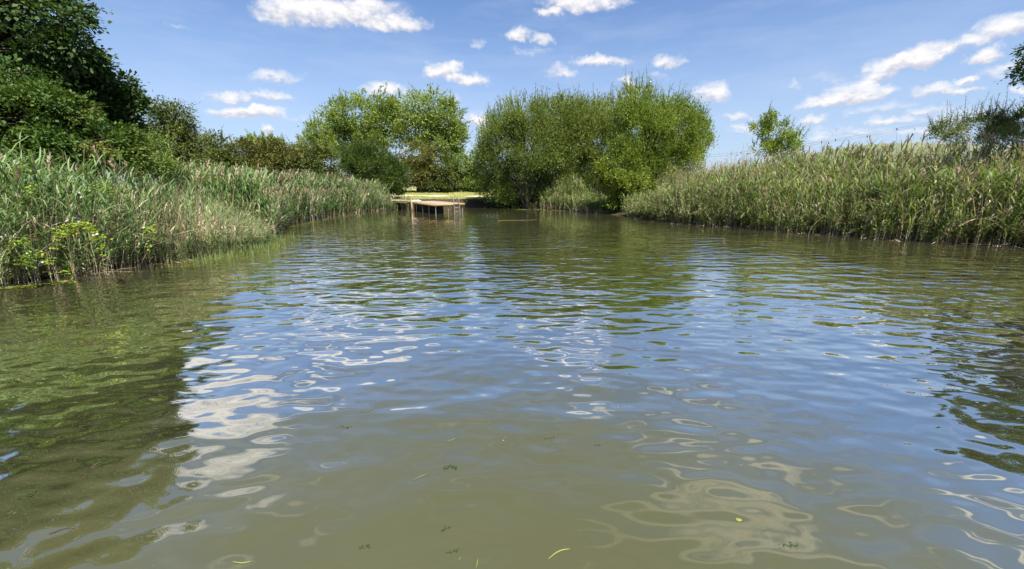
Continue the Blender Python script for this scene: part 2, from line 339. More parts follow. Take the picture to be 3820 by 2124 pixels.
# ------------------------------------------------------------------ mesh helpers
class Geo:
    def __init__(s): s.v = []; s.f = []; s.m = []; s.t = []; s.n = 0
    def add(s, v, f, mat=0, tint=.5):
        v = np.asarray(v, float).reshape(-1, 3); f = np.asarray(f, np.int64)
        if len(f) == 0: return
        s.v.append(v); s.f.append(f + s.n); s.n += len(v)
        s.m.append(np.broadcast_to(np.asarray(mat, np.int32), (len(f),)).copy()); s.t.append(np.broadcast_to(np.asarray(tint, np.float32), (len(f),)).copy())
    def tris(s): return sum(len(f) * (f.shape[1] - 2) for f in s.f)
def build(g, name, mats, parent=None, smooth=False, origin=None):
    me = bpy.data.meshes.new(name)
    v = np.concatenate(g.v)
    if parent is not None: v = v - np.array(parent.location)
    elif origin is not None: v = v - np.asarray(origin)
    tot = np.concatenate([np.full(len(f), f.shape[1], np.int32) for f in g.f]); idx = np.concatenate([f.ravel() for f in g.f]).astype(np.int32)
    me.vertices.add(len(v)); me.vertices.foreach_set('co', v.astype(np.float32).ravel())
    me.loops.add(len(idx)); me.loops.foreach_set('vertex_index', idx)
    me.polygons.add(len(tot)); st = np.concatenate([[0], np.cumsum(tot)[:-1]]).astype(np.int32)
    me.polygons.foreach_set('loop_start', st); me.polygons.foreach_set('loop_total', tot)
    me.polygons.foreach_set('material_index', np.concatenate(g.m).astype(np.int32))
    if smooth: me.polygons.foreach_set('use_smooth', np.ones(len(tot), bool))
    a = me.attributes.new('tint', 'FLOAT', 'FACE'); a.data.foreach_set('value', np.concatenate(g.t).astype(np.float32))
    for mt in mats: me.materials.append(mt)
    me.update(calc_edges=True); me.validate()
    o = bpy.data.objects.new(name, me); COL.objects.link(o)
    if parent is not None: o.parent = parent
    elif origin is not None: o.location = origin
    return o
def tag(o, label=None, cat=None, group=None, kind=None):
    for k, v in (('label', label), ('category', cat), ('group', group), ('kind', kind)):
        if v: o[k] = v
    return o
def empty(name, loc, label, cat, group=None):
    o = bpy.data.objects.new(name, None); o.location = tuple(loc); o.empty_display_size = .2; COL.objects.link(o)
    return tag(o, label, cat, group)
def unit(v): return v / np.maximum(np.linalg.norm(v, axis=-1, keepdims=True), 1e-9)
def tube(g, pts, radii, sides=5, mat=0, tint=.5, cap=True):
    p = np.asarray(pts, float); r = np.broadcast_to(np.asarray(radii, float), (len(p),)); n = len(p)
    t = unit(np.gradient(p, axis=0)); up = np.where(np.abs(t[:, 2:3]) > .9, np.array([[1., 0, 0]]), np.array([[0, 0, 1.]]))
    a = unit(np.cross(t, up)); b = np.cross(t, a)
    ang = np.arange(sides) * 2 * pi / sides
    v = p[:, None, :] + r[:, None, None] * (a[:, None, :] * np.cos(ang)[None, :, None] + b[:, None, :] * np.sin(ang)[None, :, None])
    i = np.arange(n - 1)[:, None] * sides; j = np.arange(sides)[None, :]; k = (j + 1) % sides
    f = np.stack([i + j, i + k, i + sides + k, i + sides + j], -1).reshape(-1, 4)
    g.add(v.reshape(-1, 3), f, mat, tint)
    if cap:
        for s in (0, n - 1):
            g.add(v[s], [list(range(sides))] if s else [list(range(sides))[::-1]], mat, tint)
def box(g, c, ax, ay, az_, mat=0, tint=.5):
    """box with centre c and three half-axis vectors"""
    c = np.asarray(c, float); ax, ay, az_ = map(lambda q: np.asarray(q, float), (ax, ay, az_))
    v = [c + i * ax + j * ay + k * az_ for k in (-1, 1) for j in (-1, 1) for i in (-1, 1)]
    g.add(v, [[0, 2, 3, 1], [4, 5, 7, 6], [0, 1, 5, 4], [2, 6, 7, 3], [0, 4, 6, 2], [1, 3, 7, 5]], mat, tint)
def leaf_quads(g, c, d, nrm, ln, wd, mat, tint, fold=.0):
    """rhombic leaves: base c, direction d, face normal nrm, lengths ln, widths wd"""
    d = unit(d); s = unit(np.cross(d, nrm)); n2 = np.cross(s, d)
    ln = ln[:, None]; wd = wd[:, None]
    mid = c + d * ln * .45
    v = np.stack([c, mid + s * wd * .5 + n2 * wd * fold, c + d * ln, mid - s * wd * .5 + n2 * wd * fold], 1)
    k = np.arange(len(c))[:, None] * 4
    g.add(v.reshape(-1, 3), k + np.arange(4)[None, :], mat, tint)

# ------------------------------------------------------------------ the shore
shore_left = [W(*p) for p in ((0, 1072), (250, 1036), (420, 1016), (560, 986), (700, 968), (820, 952), (900, 936), (960, 915), (1000, 890))]
shore_in = [W(*p) for p in ((1015, 868), (1035, 850), (1060, 836), (1200, 812), (1300, 797), (1400, 788), (1500, 781))]
shore_far = [np.array([-11.0, 44.5, 0]), np.array([-8.0, 45.5, 0]), np.array([-3, 46, 0]), np.array([0.5, 46, 0])]
shore_right = [W(*p) for p in ((1990, 778), (2080, 783), (2200, 792), (2300, 806), (2370, 812), (2480, 828), (2600, 838), (2830, 856), (3000, 868), (3170, 882), (3300, 892), (3500, 904), (3820, 922))]
shore_back = [np.array(q, float) for q in ((23, 12, 0), (24, 4, 0), (22, -8, 0), (0, -12, 0), (-14, -8, 0), (-15, 0, 0), (-14, 5, 0))]
POLY = np.array([p[:2] for p in shore_left + shore_in + shore_far + shore_right + shore_back])
def sd(x, y):
    """signed distance to the waterline: negative on the water"""
    x = np.asarray(x, float); y = np.asarray(y, float)
    best = np.full(x.shape, 1e9); inside = np.zeros(x.shape, bool)
    n = len(POLY)
    for i in range(n):
        ax, ay = POLY[i]; bx, by = POLY[(i + 1) % n]
        ex, ey = bx - ax, by - ay
        t = np.clip(((x - ax) * ex + (y - ay) * ey) / (ex * ex + ey * ey), 0, 1)
        best = np.minimum(best, np.hypot(x - ax - t * ex, y - ay - t * ey))
        c = ((ay > y) != (by > y))
        with np.errstate(divide='ignore', invalid='ignore'):
            inside ^= c & (x < (bx - ax) * (y - ay) / (by - ay if by != ay else 1e-9) + ax)
    return np.where(inside, -best, best)
def ss(a, b, x):
    t = np.clip((x - a) / (b - a), 0, 1); return t * t * (3 - 2 * t)
def gz(x, y, d=None):
    x = np.asarray(x, float); y = np.asarray(y, float)
    if d is None: d = sd(x, y)
    wr = ss(5, 14, x); wf = ss(38, 44, y) * (1 - wr)
    wl = 1 - np.maximum(wr, wf)
    lm = .05 * ss(.2, .9, d) + .45 * ss(.2, 4, d) + .5 * ss(4, 14, d)
    fm = .85 * ss(-.05, .45, d) + .12 * ss(.4, 5, d) + .5 * ss(5, 13, d)
    rm = .05 * ss(.2, .8, d) + 2.0 * ss(.3, 7.0, d) + .9 * ss(6, 10, d)
    up = wl * lm + wf * fm + wr * rm / np.maximum(wr + wf + wl, 1e-6)
    und = .05 * np.sin(x * 1.3 + 1) * np.sin(y * 1.1) * ss(.5, 2, d)
    return np.where(d > 0, up + und, -1.3 * ss(0, 2.2, -d))
def gz1(x, y): return float(gz(np.array([x]), np.array([y]))[0])

def stretch(lo, hi, step, far):
    a = np.arange(lo, hi + 1e-6, step); out = []; s = step; q = hi
    while q < far: s *= 1.35; q += s; out.append(q)
    s = step; q = lo; out2 = []
    while q > -far: s *= 1.35; q -= s; out2.append(q)
    return np.concatenate([out2[::-1], a, out])
gx = stretch(-17, 25, .34, 4000); gy = stretch(3, 60, .34, 4000)
X, Yg = np.meshgrid(gx, gy)
dg = sd(X, Yg); Z = gz(X, Yg, dg)
nx, ny = len(gx), len(gy)
i = np.arange(ny - 1)[:, None] * nx; j = np.arange(nx - 1)[None, :]
g = Geo(); g.add(np.stack([X, Yg, Z], -1).reshape(-1, 3), np.stack([i + j, i + j + 1, i + nx + j + 1, i + nx + j], -1).reshape(-1, 4))
ground = build(g, 'ground', [M['ground']], smooth=True); tag(ground, kind='structure')
mud = ((1 - ss(.5, 1.2, dg)) * 1.0).astype(np.float32)
a = ground.data.attributes.new('mud', 'FLOAT', 'POINT'); a.data.foreach_set('value', mud.ravel())

g = Geo(); g.add([(-40, -30, 0), (40, -30, 0), (40, 60, 0), (-40, 60, 0)], [[0, 1, 2, 3]])
water = build(g, 'water', [M['water']]); tag(water, kind='structure')

# distant chalk hill on the right
az_px = [(2300, 690), (2700, 665), (2900, 625), (3000, 588), (3070, 560), (3150, 546), (3270, 535), (3400, 536), (3600, 541), (3900, 548), (4400, 570), (5200, 610)]
top = np.array([A(px, py, 1100) for px, py in az_px])
xs = np.linspace(top[0, 0], top[-1, 0], 90); tz = np.interp(xs, top[:, 0], top[:, 2])
tz = np.convolve(np.pad(tz, 4, mode='edge'), np.ones(9) / 9, 'valid') + .5 * np.sin(xs * .05)
rows = []
for k in range(15):
    s = k / 14; yy = 800 + 700 * s; prof = sin(min(s / .43, 1) * pi / 2) if s < .43 else cos((s - .43) / .57 * pi / 2)
    rows.append(np.stack([xs * (.85 + .15 * min(1, s / .43)), np.full_like(xs, yy), -2 + (tz + 2) * prof + 1.2 * np.sin(xs * .021 + k)], -1))
g = Geo(); i = np.arange(14)[:, None] * 90; j = np.arange(89)[None, :]
g.add(np.array(rows).reshape(-1, 3), np.stack([i + j, i + j + 1, i + 90 + j + 1, i + 90 + j], -1).reshape(-1, 4))
hill = build(g, 'hill', [M['hill']], smooth=True); tag(hill, kind='structure')

# pale gravel track along the far bank
g = Geo(); xs = np.linspace(-16, 12, 85); r_ = []
for k, off in enumerate(np.linspace(-.9, .9, 5)):
    yy = 51.3 + off + .25 * np.sin(xs * .5) + .12 * np.sin(xs * 1.9 + k)
    r_.append(np.stack([xs, yy, gz(xs, yy) + .045 - .012 * abs(off)], -1))
i = np.arange(4)[:, None] * 85; j = np.arange(84)[None, :]
g.add(np.array(r_).reshape(-1, 3), np.stack([i + j, i + j + 1, i + 85 + j + 1, i + 85 + j], -1).reshape(-1, 4))
tag(build(g, 'path', [M['path']], smooth=True), kind='structure')

# ------------------------------------------------------------------ trees and bushes
def px_r(px, py, rpx, Y):
    return abs(A(px + rpx, py, Y)[0] - A(px, py, Y)[0])
LEAVES = 0
def tree(name, label, cat, lobes, Y, base_px, leaf, mat, n, clump=.9, group=None, dens=1.0, shoots=0, shoot_len=1.2, trunks=1, trunk_r=.16, updir=.3, seed=0, droop=0.0, flat=.75, shell=.5, twigs=True, aspect=.42, spread=.36, deep=None, shoot_px=None):
    """crown lobes are (px, py, rx, ry[, dy]) measured at distance Y; base at base_px"""
    global LEAVES
    r = np.random.default_rng(seed)
    L = []
    for lb in lobes:
        px, py, rx, ry = lb[:4]; dy = lb[4] if len(lb) > 4 else 0.0
        c = A(px, py, Y + dy); a = px_r(px, py, rx, Y + dy); b = abs(A(px, py - ry, Y + dy)[2] - c[2])
        L.append((c, np.array([a, deep if deep else max(a, b) * .95, b])))
    bx = A(base_px, 700, Y)[0]; base = np.array([bx, Y, gz1(bx, Y) - .05])
    root = empty(name, base, label, cat, group)
    # clumps over the lobes, more on the outside, fewer at the underside
    vol = np.array([q[1][0] * q[1][2] for q in L]); vol /= vol.sum()
    area = sum(q[1][0] * q[1][2] * pi for q in L)
    nc = int(max(14, dens * 3.4 * area / (clump ** 2)))
    pick = r.choice(len(L), nc, p=vol)
    u = unit(r.normal(size=(nc, 3))); rad = shell + (1 - shell) * r.random(nc) ** .6
    C = np.array([L[k][0] for k in pick]) + u * rad[:, None] * np.array([L[k][1] for k in pick]) * .92
    cr = clump * r.uniform(.55, 1.25, nc)
    ctint = r.normal(0, .16, nc)
    floor = base[2] + .15
    per = r.dirichlet(np.ones(nc) * 3) * n
    idx = np.repeat(np.arange(nc), np.maximum(1, per.astype(int)))
    k = len(idx)
    off = r.normal(size=(k, 3)) * spread; off *= (1 / np.maximum(1, np.linalg.norm(off, axis=1) / 1.0))[:, None]
    P = C[idx] + off * cr[idx][:, None] * np.array([1, 1, flat])
    P[:, 2] -= droop * cr[idx] * (off[:, 0] ** 2 + off[:, 1] ** 2)
    P[:, 2] = np.maximum(P[:, 2], floor + r.random(k) * .3)
    out = unit(off + .6 * u[idx]); d = unit(out + np.array([0, 0, updir]) + r.normal(size=(k, 3)) * .55)
    nrm = unit(np.array([0, 0, 1.0]) + .8 * out + r.normal(size=(k, 3)) * .6)
    ln = leaf * r.uniform(.6, 1.3, k); wd = ln * aspect * r.uniform(.8, 1.2, k)
    tint = np.clip(.5 + ctint[idx] + r.normal(0, .17, k), 0, 1)
    g = Geo(); leaf_quads(g, P, d, nrm, ln, wd, 0, tint, .12)
    tg = Geo()
    # upright or arching shoots that break the outline
    if shoots:
        pk = r.choice(len(L), shoots, p=vol)
        for q in range(shoots):
            c, rr = L[pk[q]]
            th = r.uniform(0, 2 * pi); el_ = r.uniform(.25, 1.0)
            dirn = np.array([cos(th) * math.sqrt(1 - el_ ** 2), sin(th) * math.sqrt(1 - el_ ** 2), el_])
            p0 = c + dirn * rr * .86; sl = shoot_len * r.uniform(.4, 1.25)
            gd = unit(dirn * np.array([.8, .8, .5]) + np.array([0, 0, updir * 2 + .35]) + r.normal(size=3) * .22)
            side = r.normal(size=3) * .18 * sl; m = 13
            s = np.linspace(0, 1, m)[:, None]
            pts = p0 + gd * sl * s + side * s ** 2 + np.array([0, 0, -droop * .7 * sl]) * s ** 2
            tube(tg, pts[::4], np.linspace(.018, .005, len(pts[::4])) * max(1, Y / 25), 3, 0, .5, False)
            kk = m * 3; pp = np.repeat(pts, 3, 0) + r.normal(size=(kk, 3)) * .05 * sl
            dd_ = unit(gd + r.normal(size=(kk, 3)) * .75)
            ll = leaf * r.uniform(.55, 1.15, kk) * np.repeat(1.1 - .5 * s[:, 0], 3)
            leaf_quads(g, pp, dd_, unit(r.normal(size=(kk, 3)) + np.array([0, 0, .6])), ll, ll * aspect, 0, np.clip(.62 + r.normal(0, .2, kk), 0, 1), .1)
    LEAVES += sum(len(f) for f in g.f)
    build(g, 'crown', [M[mat]], root)
    # trunk, limbs and twigs
    tops = [q[0] for q in L]
    tw = tg
    for s in range(trunks):
        tg = Geo(); b = base + np.array([r.normal() * .25 * (trunks > 1), r.normal() * .25 * (trunks > 1), -.1])
        tgt = tops[s % len(tops)]
        cz = np.mean([q[2] for q in tops]); fork = b + np.array([(tgt[0] - b[0]) * .25, (tgt[1] - b[1]) * .25, max(.5, (cz - b[2]) * .55)])
        mid = (b + fork) / 2 + r.normal(size=3) * .06 * np.linalg.norm(fork - b)
        tube(tg, [b, b + (mid - b) * .5, mid, fork], [trunk_r * 1.35, trunk_r, trunk_r * .9, trunk_r * .75], 8)
        for q in range(s, len(tops), trunks):
            e = tops[q]; m1 = fork + (e - fork) * .5 + r.normal(size=3) * .08 * np.linalg.norm(e - fork) + np.array([0, 0, .1])
            tube(tg, [fork, fork + (m1 - fork) * .5, m1, e], [trunk_r * .7, trunk_r * .5, trunk_r * .4, trunk_r * .25], 6)
            ks = np.where(pick == q)[0]; ks = ks[:14] if twigs else ks[:5]
            for kk in ks:
                st = e if r.random() < .5 else m1
                mm = (st + C[kk]) / 2 + r.normal(size=3) * .07 * np.linalg.norm(C[kk] - st)
                tube(tw, [st, mm, C[kk]], [trunk_r * .22, trunk_r * .13, trunk_r * .05], 4, 0, .5, False)
        build(tg, 'trunk', [M['bark']], root, smooth=True)
    tag(build(tw, 'twigs', [M['bark']], root, smooth=True), kind='stuff')
    return root

# left bank
tree('broadleaf_tree', 'tallest tree, very dark, sky showing between its upper boughs', 'tree',
     [(60, 40, 230, 150), (40, -170, 190, 140), (-200, -50, 250, 230), (-150, 250, 260, 160), (130, 190, 190, 95), (255, 45, 85, 60), (270, 175, 85, 55), (60, 310, 220, 120), (-170, -370, 180, 160), (-450, -430, 320, 230), (-650, -700, 320, 250), (-800, -400, 350, 250), (-520, -150, 300, 250)],
     16, -60, .17, 'dark_leaf', 78000, clump=.7, trunks=2, trunk_r=.24, seed=3, updir=-.15, droop=.4, shell=.55, aspect=.6, dens=.8, shoots=40, shoot_len=.7)
tree('round_tree', 'dark round-headed tree, its crown sloping down beside the tallest tree', 'tree',
     [(400, 320, 120, 88), (320, 330, 120, 100), (440, 400, 85, 95), (350, 450, 150, 120), (420, 520, 110, 90), (250, 430, 120, 120)],
     18.5, 370, .16, 'dark_leaf', 36000, clump=.62, trunks=2, trunk_r=.18, seed=4, updir=-.1, droop=.5, aspect=.6, shoots=50, shoot_len=.6)
tree('field_maple', 'brighter green spreading maple at the foot of the tallest dark tree', 'tree',
     [(100, 440, 240, 120), (330, 530, 170, 85), (-120, 380, 220, 180), (-20, 290, 130, 95), (215, 400, 120, 85), (40, 540, 260, 90), (260, 580, 160, 60)],
     14, 40, .115, 'maple_leaf', 56000, clump=.55, trunks=3, trunk_r=.14, seed=5, updir=0, droop=.5, flat=.5, aspect=.6, shoots=60, shoot_len=.5)
tree('wispy_tree', 'smaller tree with thin drooping twigs at its top, beside the dark round-headed tree', 'tree',
     [(600, 450, 95, 70), (655, 430, 52, 52), (610, 530, 110, 80), (680, 540, 65, 75), (560, 580, 120, 80), (690, 610, 80, 60)],
     25, 620, .15, 'hawthorn_leaf', 26000, clump=.7, trunks=2, trunk_r=.15, seed=6, updir=-.2, droop=.5, shoots=90, shoot_len=1.3)
tree('leafy_sapling', 'light green upright sapling in front of the dark trees, rising behind the reeds', 'sapling',
     [(520, 580, 58, 62), (590, 575, 48, 72), (470, 590, 45, 60), (545, 640, 95, 60)],
     17.5, 540, .10, 'sapling_leaf', 9000, clump=.42, trunks=4, trunk_r=.035, seed=7, updir=.8, flat=1.1, shoots=46, shoot_len=.75, aspect=.5)
hz = [('hawthorn_bush', 'dark green hawthorn bush next to the wispy tree, tallest of the low hedge', [(780, 570, 85, 72), (740, 620, 70, 80), (820, 640, 80, 80)], 33, 770, 'hawthorn_leaf', 20000, 8),
      ('hawthorn_bush', 'olive hawthorn bush, second along the low hedge from the wispy tree', [(900, 580, 85, 62), (870, 650, 90, 70), (950, 640, 70, 70)], 35, 900, 'rusty_leaf', 18000, 9),
      ('hawthorn_bush', 'brownish hawthorn bush in the middle of the low hedge, below the small pale treetop', [(1010, 580, 80, 55), (1060, 600, 75, 60), (1020, 650, 100, 60)], 37, 1020, 'rusty_leaf', 18000, 10),
      ('hawthorn_bush', 'dark olive hawthorn bush at the low hedge end, next to the dome-shaped willow', [(1140, 590, 80, 50), (1200, 590, 75, 60), (1160, 650, 110, 60)], 40, 1160, 'hawthorn_leaf', 18000, 12)]
for nm, lb, lo, Y_, bp, mt, n, sd_ in hz:
    tree(nm, lb, 'bush', lo, Y_, bp, .20, mt, n, clump=.75, group='hawthorn bushes of the hedge behind the left reeds', trunks=3, trunk_r=.08, seed=sd_, updir=.1, droop=.3, shoots=46, shoot_len=1.0)
tree('pale_tree', 'small pale yellow-green treetop showing above the hawthorn hedge', 'tree', [(980, 535, 55, 30), (1005, 560, 60, 40)], 52, 990, .3, 'ash_leaf', 4500, clump=.9, trunk_r=.15, seed=13, shoots=24, shoot_len=1.0)
# beyond the far bank
tree('ash_tree', 'broad pale green airy tree beyond the hedge, bushier of the tall pair', 'tree',
     [(1325, 440, 115, 80), (1280, 520, 85, 70), (1405, 395, 95, 55), (1430, 490, 80, 85), (1250, 450, 45, 60), (1350, 555, 110, 55), (1490, 420, 60, 65)],
     62, 1370, .34, 'ash_leaf', 34000, clump=1.5, group='tall airy trees beyond the hedge', trunks=2, trunk_r=.3, seed=14, updir=.2, droop=.4, dens=.9, shoots=110, shoot_len=1.6, spread=.42)
tree('ash_tree', 'tall pale green airy tree with bare limbs showing low down', 'tree',
     [(1600, 410, 95, 70), (1670, 455, 62, 80), (1560, 470, 75, 65), (1650, 540, 85, 50), (1705, 500, 30, 60), (1560, 545, 60, 40), (1690, 580, 50, 40)],
     61, 1590, .34, 'ash_leaf', 22000, clump=1.35, group='tall airy trees beyond the hedge', trunks=2, trunk_r=.26, seed=15, updir=.2, droop=.4, dens=.8, shoots=110, shoot_len=1.6, spread=.42)
tree('small_ash', 'small loose tree at the foot of the bushier tall airy tree', 'tree', [(1180, 500, 42, 42), (1160, 545, 50, 40), (1215, 545, 45, 50)], 58, 1180, .3, 'ash_leaf', 5500, clump=1.0, trunk_r=.12, seed=16, updir=.3, shoots=40, shoot_len=1.3)
hz2 = [('hedge_bush', 'reddish brown hawthorn standing behind the dome-shaped willow, highest of the far hedge', [(1560, 580, 70, 52), (1530, 640, 70, 60), (1590, 650, 60, 60)], 56, 1560, 'rusty_leaf', 16000, 17),
       ('hedge_bush', 'olive brown bush behind the swimming platform in the far hedge', [(1640, 610, 70, 60), (1610, 680, 70, 36), (1680, 670, 60, 44)], 57, 1640, 'hawthorn_leaf', 18000, 18),
       ('hedge_bush', 'yellow green bush behind the ladder of the swimming platform', [(1730, 630, 62, 60), (1700, 690, 60, 28), (1760, 680, 50, 38)], 58, 1730, 'sapling_leaf', 13000, 19),
       ('hedge_bush', 'dark green bush at the hedge end, beside the big willow', [(1800, 620, 60, 70), (1790, 690, 60, 30)], 58.5, 1800, 'maple_leaf', 10000, 20)]
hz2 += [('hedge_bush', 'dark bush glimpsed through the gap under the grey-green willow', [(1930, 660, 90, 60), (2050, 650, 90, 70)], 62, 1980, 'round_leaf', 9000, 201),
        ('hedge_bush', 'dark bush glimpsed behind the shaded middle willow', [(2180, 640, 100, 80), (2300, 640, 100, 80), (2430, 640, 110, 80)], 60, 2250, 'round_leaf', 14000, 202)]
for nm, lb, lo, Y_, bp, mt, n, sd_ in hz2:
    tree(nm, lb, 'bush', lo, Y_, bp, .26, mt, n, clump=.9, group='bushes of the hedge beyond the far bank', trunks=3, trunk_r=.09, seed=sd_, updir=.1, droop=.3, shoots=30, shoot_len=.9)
tree('round_willow', 'dome-shaped dark green willow on the shore beside the swimming platform', 'bush',
     [(1385, 610, 105, 78), (1330, 590, 65, 55), (1440, 650, 85, 72), (1300, 660, 60, 60), (1390, 690, 120, 45), (1470, 700, 50, 36)],
     45, 1390, .2, 'round_leaf', 60000, clump=.9, trunks=5, trunk_r=.08, seed=21, updir=.5, flat=.9, shoots=150, shoot_len=1.1, aspect=.34)
# the big willows on the right shore
tree('big_willow', 'broad grey-green willow over the far bank, nearest the swimming platform', 'tree',
     [(1960, 442, 120, 70), (2070, 445, 110, 80), (1880, 520, 105, 100), (1985, 560, 140, 110), (1840, 600, 75, 85), (2060, 540, 100, 100), (1950, 670, 120, 80, 2.5), (1850, 690, 60, 62, 2), (2060, 690, 80, 50, 3), (1960, 730, 110, 38, 3), (1880, 715, 75, 48, 1.2), (1975, 742, 95, 30, 1.0), (2090, 640, 80, 70, 2.5), (2080, 730, 70, 34, 3.5)],
     43, 1960, .22, 'willow_leaf', 110000, clump=1.25, spread=.33, group='big willows on the right shore', trunks=5, trunk_r=.16, seed=22, updir=1.0, flat=1.25, shoots=520, shoot_len=1.2, aspect=.30, dens=1.1)
tree('big_willow', 'shaded dark green willow set back in the middle of the big willow group', 'tree',
     [(2190, 445, 105, 72), (2260, 445, 90, 66), (2190, 530, 105, 100), (2270, 560, 100, 100), (2180, 640, 80, 70), (2120, 560, 80, 110), (2115, 465, 70, 80), (2300, 445, 70, 60), (2130, 660, 70, 60), (2240, 690, 80, 60), (2160, 710, 60, 40)],
     45, 2220, .22, 'willow_leaf', 84000, clump=1.25, spread=.33, group='big willows on the right shore', trunks=4, trunk_r=.14, seed=23, updir=1.0, flat=1.25, shoots=360, shoot_len=1.4, aspect=.32)
tree('big_willow', 'tallest and brightest yellow-green willow, next to the long reed bed', 'tree',
     [(2370, 388, 80, 66), (2470, 428, 85, 66), (2400, 500, 130, 95), (2530, 490, 95, 95), (2595, 525, 55, 75), (2370, 600, 110, 90), (2480, 590, 120, 80), (2560, 590, 80, 50), (2420, 680, 120, 70), (2480, 730, 100, 40)],
     38, 2430, .2, 'bright_leaf', 100000, clump=1.15, spread=.33, group='big willows on the right shore', trunks=5, trunk_r=.14, seed=24, updir=1.0, flat=1.25, shoots=520, shoot_len=1.2, aspect=.32, dens=1.1)
tree('alder_bush', 'low bright-leaved alder bush leaning over the water between the small and the long reed bed', 'bush',
     [(2300, 680, 70, 50), (2350, 740, 75, 48), (2260, 640, 50, 45), (2390, 690, 60, 50), (2300, 775, 60, 22)],
     34.5, 2360, .17, 'alder_leaf', 16000, clump=.6, trunks=4, trunk_r=.06, seed=25, updir=.1, shoots=50, shoot_len=.7, aspect=.6)
tree('lone_tree', 'small lone leafy tree on the ridge behind the long reed bed', 'tree',
     [(2895, 502, 55, 46), (2868, 450, 26, 30), (2950, 530, 42, 36), (2850, 556, 42, 30), (2920, 562, 62, 30), (2838, 482, 26, 28)],
     35, 2895, .17, 'bright_leaf', 7500, clump=.55, trunks=3, trunk_r=.06, seed=26, updir=.5, flat=.9, shoots=46, shoot_len=.8, aspect=.45)
tree('thorn_bush', 'bluish thorn bush with thin upright twigs on the ridge behind the reeds', 'bush',
     [(3545, 484, 60, 26), (3660, 460, 55, 32), (3740, 458, 55, 38), (3820, 462, 60, 46), (3640, 500, 140, 26), (3780, 505, 100, 36)],
     22.5, 3680, .10, 'blue_leaf', 15000, clump=.45, trunks=5, trunk_r=.018, seed=27, updir=.7, flat=1.0, shoots=120, shoot_len=.95, aspect=.4, dens=.7)
tree('overhanging_tree', 'dark tree mostly out of frame, leafy branch ends hanging in over the thorn bush', 'tree',
     [(4220, 180, 170, 150), (3960, 230, 90, 70), (3856, 262, 40, 46), (3862, 180, 32, 38), (3860, 385, 26, 24), (4470, -60, 220, 170), (4280, 380, 180, 120)],
     18.5, 4150, .16, 'dark_leaf', 30000, clump=.6, trunks=1, trunk_r=.2, seed=28, updir=-.2, droop=.6, aspect=.5, shoots=40, shoot_len=.6)

# ------------------------------------------------------------------ reeds
def blade(r, z0, H, yaw, L, wd, up, bend, nseg=3):
    """one arching reed leaf: strip of quads ending in a point"""
    dirh = np.array([cos(yaw), sin(yaw), 0]); side = np.array([-sin(yaw), cos(yaw), 0])
    pts = []; p = np.array([0, 0, z0]); ang = up
    for s in range(nseg + 1):
        pts.append(p.copy()); p = p + (dirh * sin(ang) + np.array([0, 0, cos(ang)])) * L / nseg; ang += bend / nseg
    w = np.array([.55, 1.0, .75, 0.0]) if nseg == 3 else np.linspace(1, 0, nseg + 1)
    v = []
    for s in range(nseg): v += [pts[s] + side * wd * w[s] / 2, pts[s] - side * wd * w[s] / 2]
    v.append(pts[nseg])
    f4 = [[0, 1, 3, 2], [2, 3, 5, 4]]; f3 = [[4, 5, 6]]
    return np.array(v), f4, f3
def reed_variant(r, kind, stout=1.0):
    """unit reed, 2.5 m tall: quads and triangles with material and tint"""
    V = []; F4 = []; F3 = []; M4 = []; M3 = []; T4 = []; T3 = []; n = 0
    H = 2.5
    bow = r.normal(size=2) * .10
    def axis(z): s = z / H; return np.array([bow[0] * s ** 2, bow[1] * s ** 2, 0])
    zs = np.array([-.15, .8, 1.7, H * (.9 if kind != 'straw' else 1)]); rad = np.array([.0085, .008, .006, .003]) * stout
    st_t = r.uniform(.25, .9)
    ring = []
    for k, z in enumerate(zs):
        for q in range(3): ring.append(axis(z) + np.array([cos(q * 2.094) * rad[k], sin(q * 2.094) * rad[k], z]))
    V.append(np.array(ring))
    for k in range(3):
        for q in range(3):
            F4.append([k * 3 + q, k * 3 + (q + 1) % 3, k * 3 + 3 + (q + 1) % 3, k * 3 + 3 + q])
            M4.append(1 if (kind == 'straw' or k == 0 or (k == 1 and r.random() < .3)) else 0); T4.append(st_t if M4[-1] == 1 else .55)
    n += 12
    if kind != 'straw': nl = r.integers(10, 14)
    else: nl = r.integers(1, 4)
    yaw0 = r.uniform(0, 2 * pi)
    for k in range(nl):
        z = H * (.12 + .82 * (k + r.random() * .5) / nl) if kind != 'straw' else H * r.uniform(.2, .8)
        dead = kind == 'straw' or (z < H * .36 and r.random() < .4)
        yaw = yaw0 + (k % 2) * pi + r.normal() * .5
        v, f4, f3 = blade(r, z, H, yaw, r.uniform(.42, .74) * (.7 if dead else 1), r.uniform(.026, .044) * stout, r.uniform(.25, .6), r.uniform(.5, 1.5) if r.random() < .6 else r.uniform(1.3, 2.3))
        V.append(v + axis(z))
        t = np.clip(r.normal(.5, .2), 0, 1)
        for f in f4: F4.append([q + n for q in f]); M4.append(1 if dead else 0); T4.append(t)
        for f in f3: F3.append([q + n for q in f]); M3.append(1 if dead else 0); T3.append(t)
        n += len(v)
    if kind == 'plume':
        d0 = r.uniform(0, 2 * pi)
        for k in range(14):
            z = H * .86 + .42 * k / 14; yaw = d0 + r.normal() * 1.0
            v, f4, f3 = blade(r, z, H, yaw, r.uniform(.14, .25) * (1.15 - k / 20), .03 * stout, r.uniform(.1, .4), r.uniform(.4, 1.1))
            V.append(v + axis(z)); t = r.random()
            for f in f4: F4.append([q + n for q in f]); M4.append(2); T4.append(t)
            for f in f3: F3.append([q + n for q in f]); M3.append(2); T3.append(t)
            n += len(v)
    return np.concatenate(V), np.array(F4), np.array(F3).reshape(-1, 3), np.array(M4), np.array(M3), np.array(T4), np.array(T3)
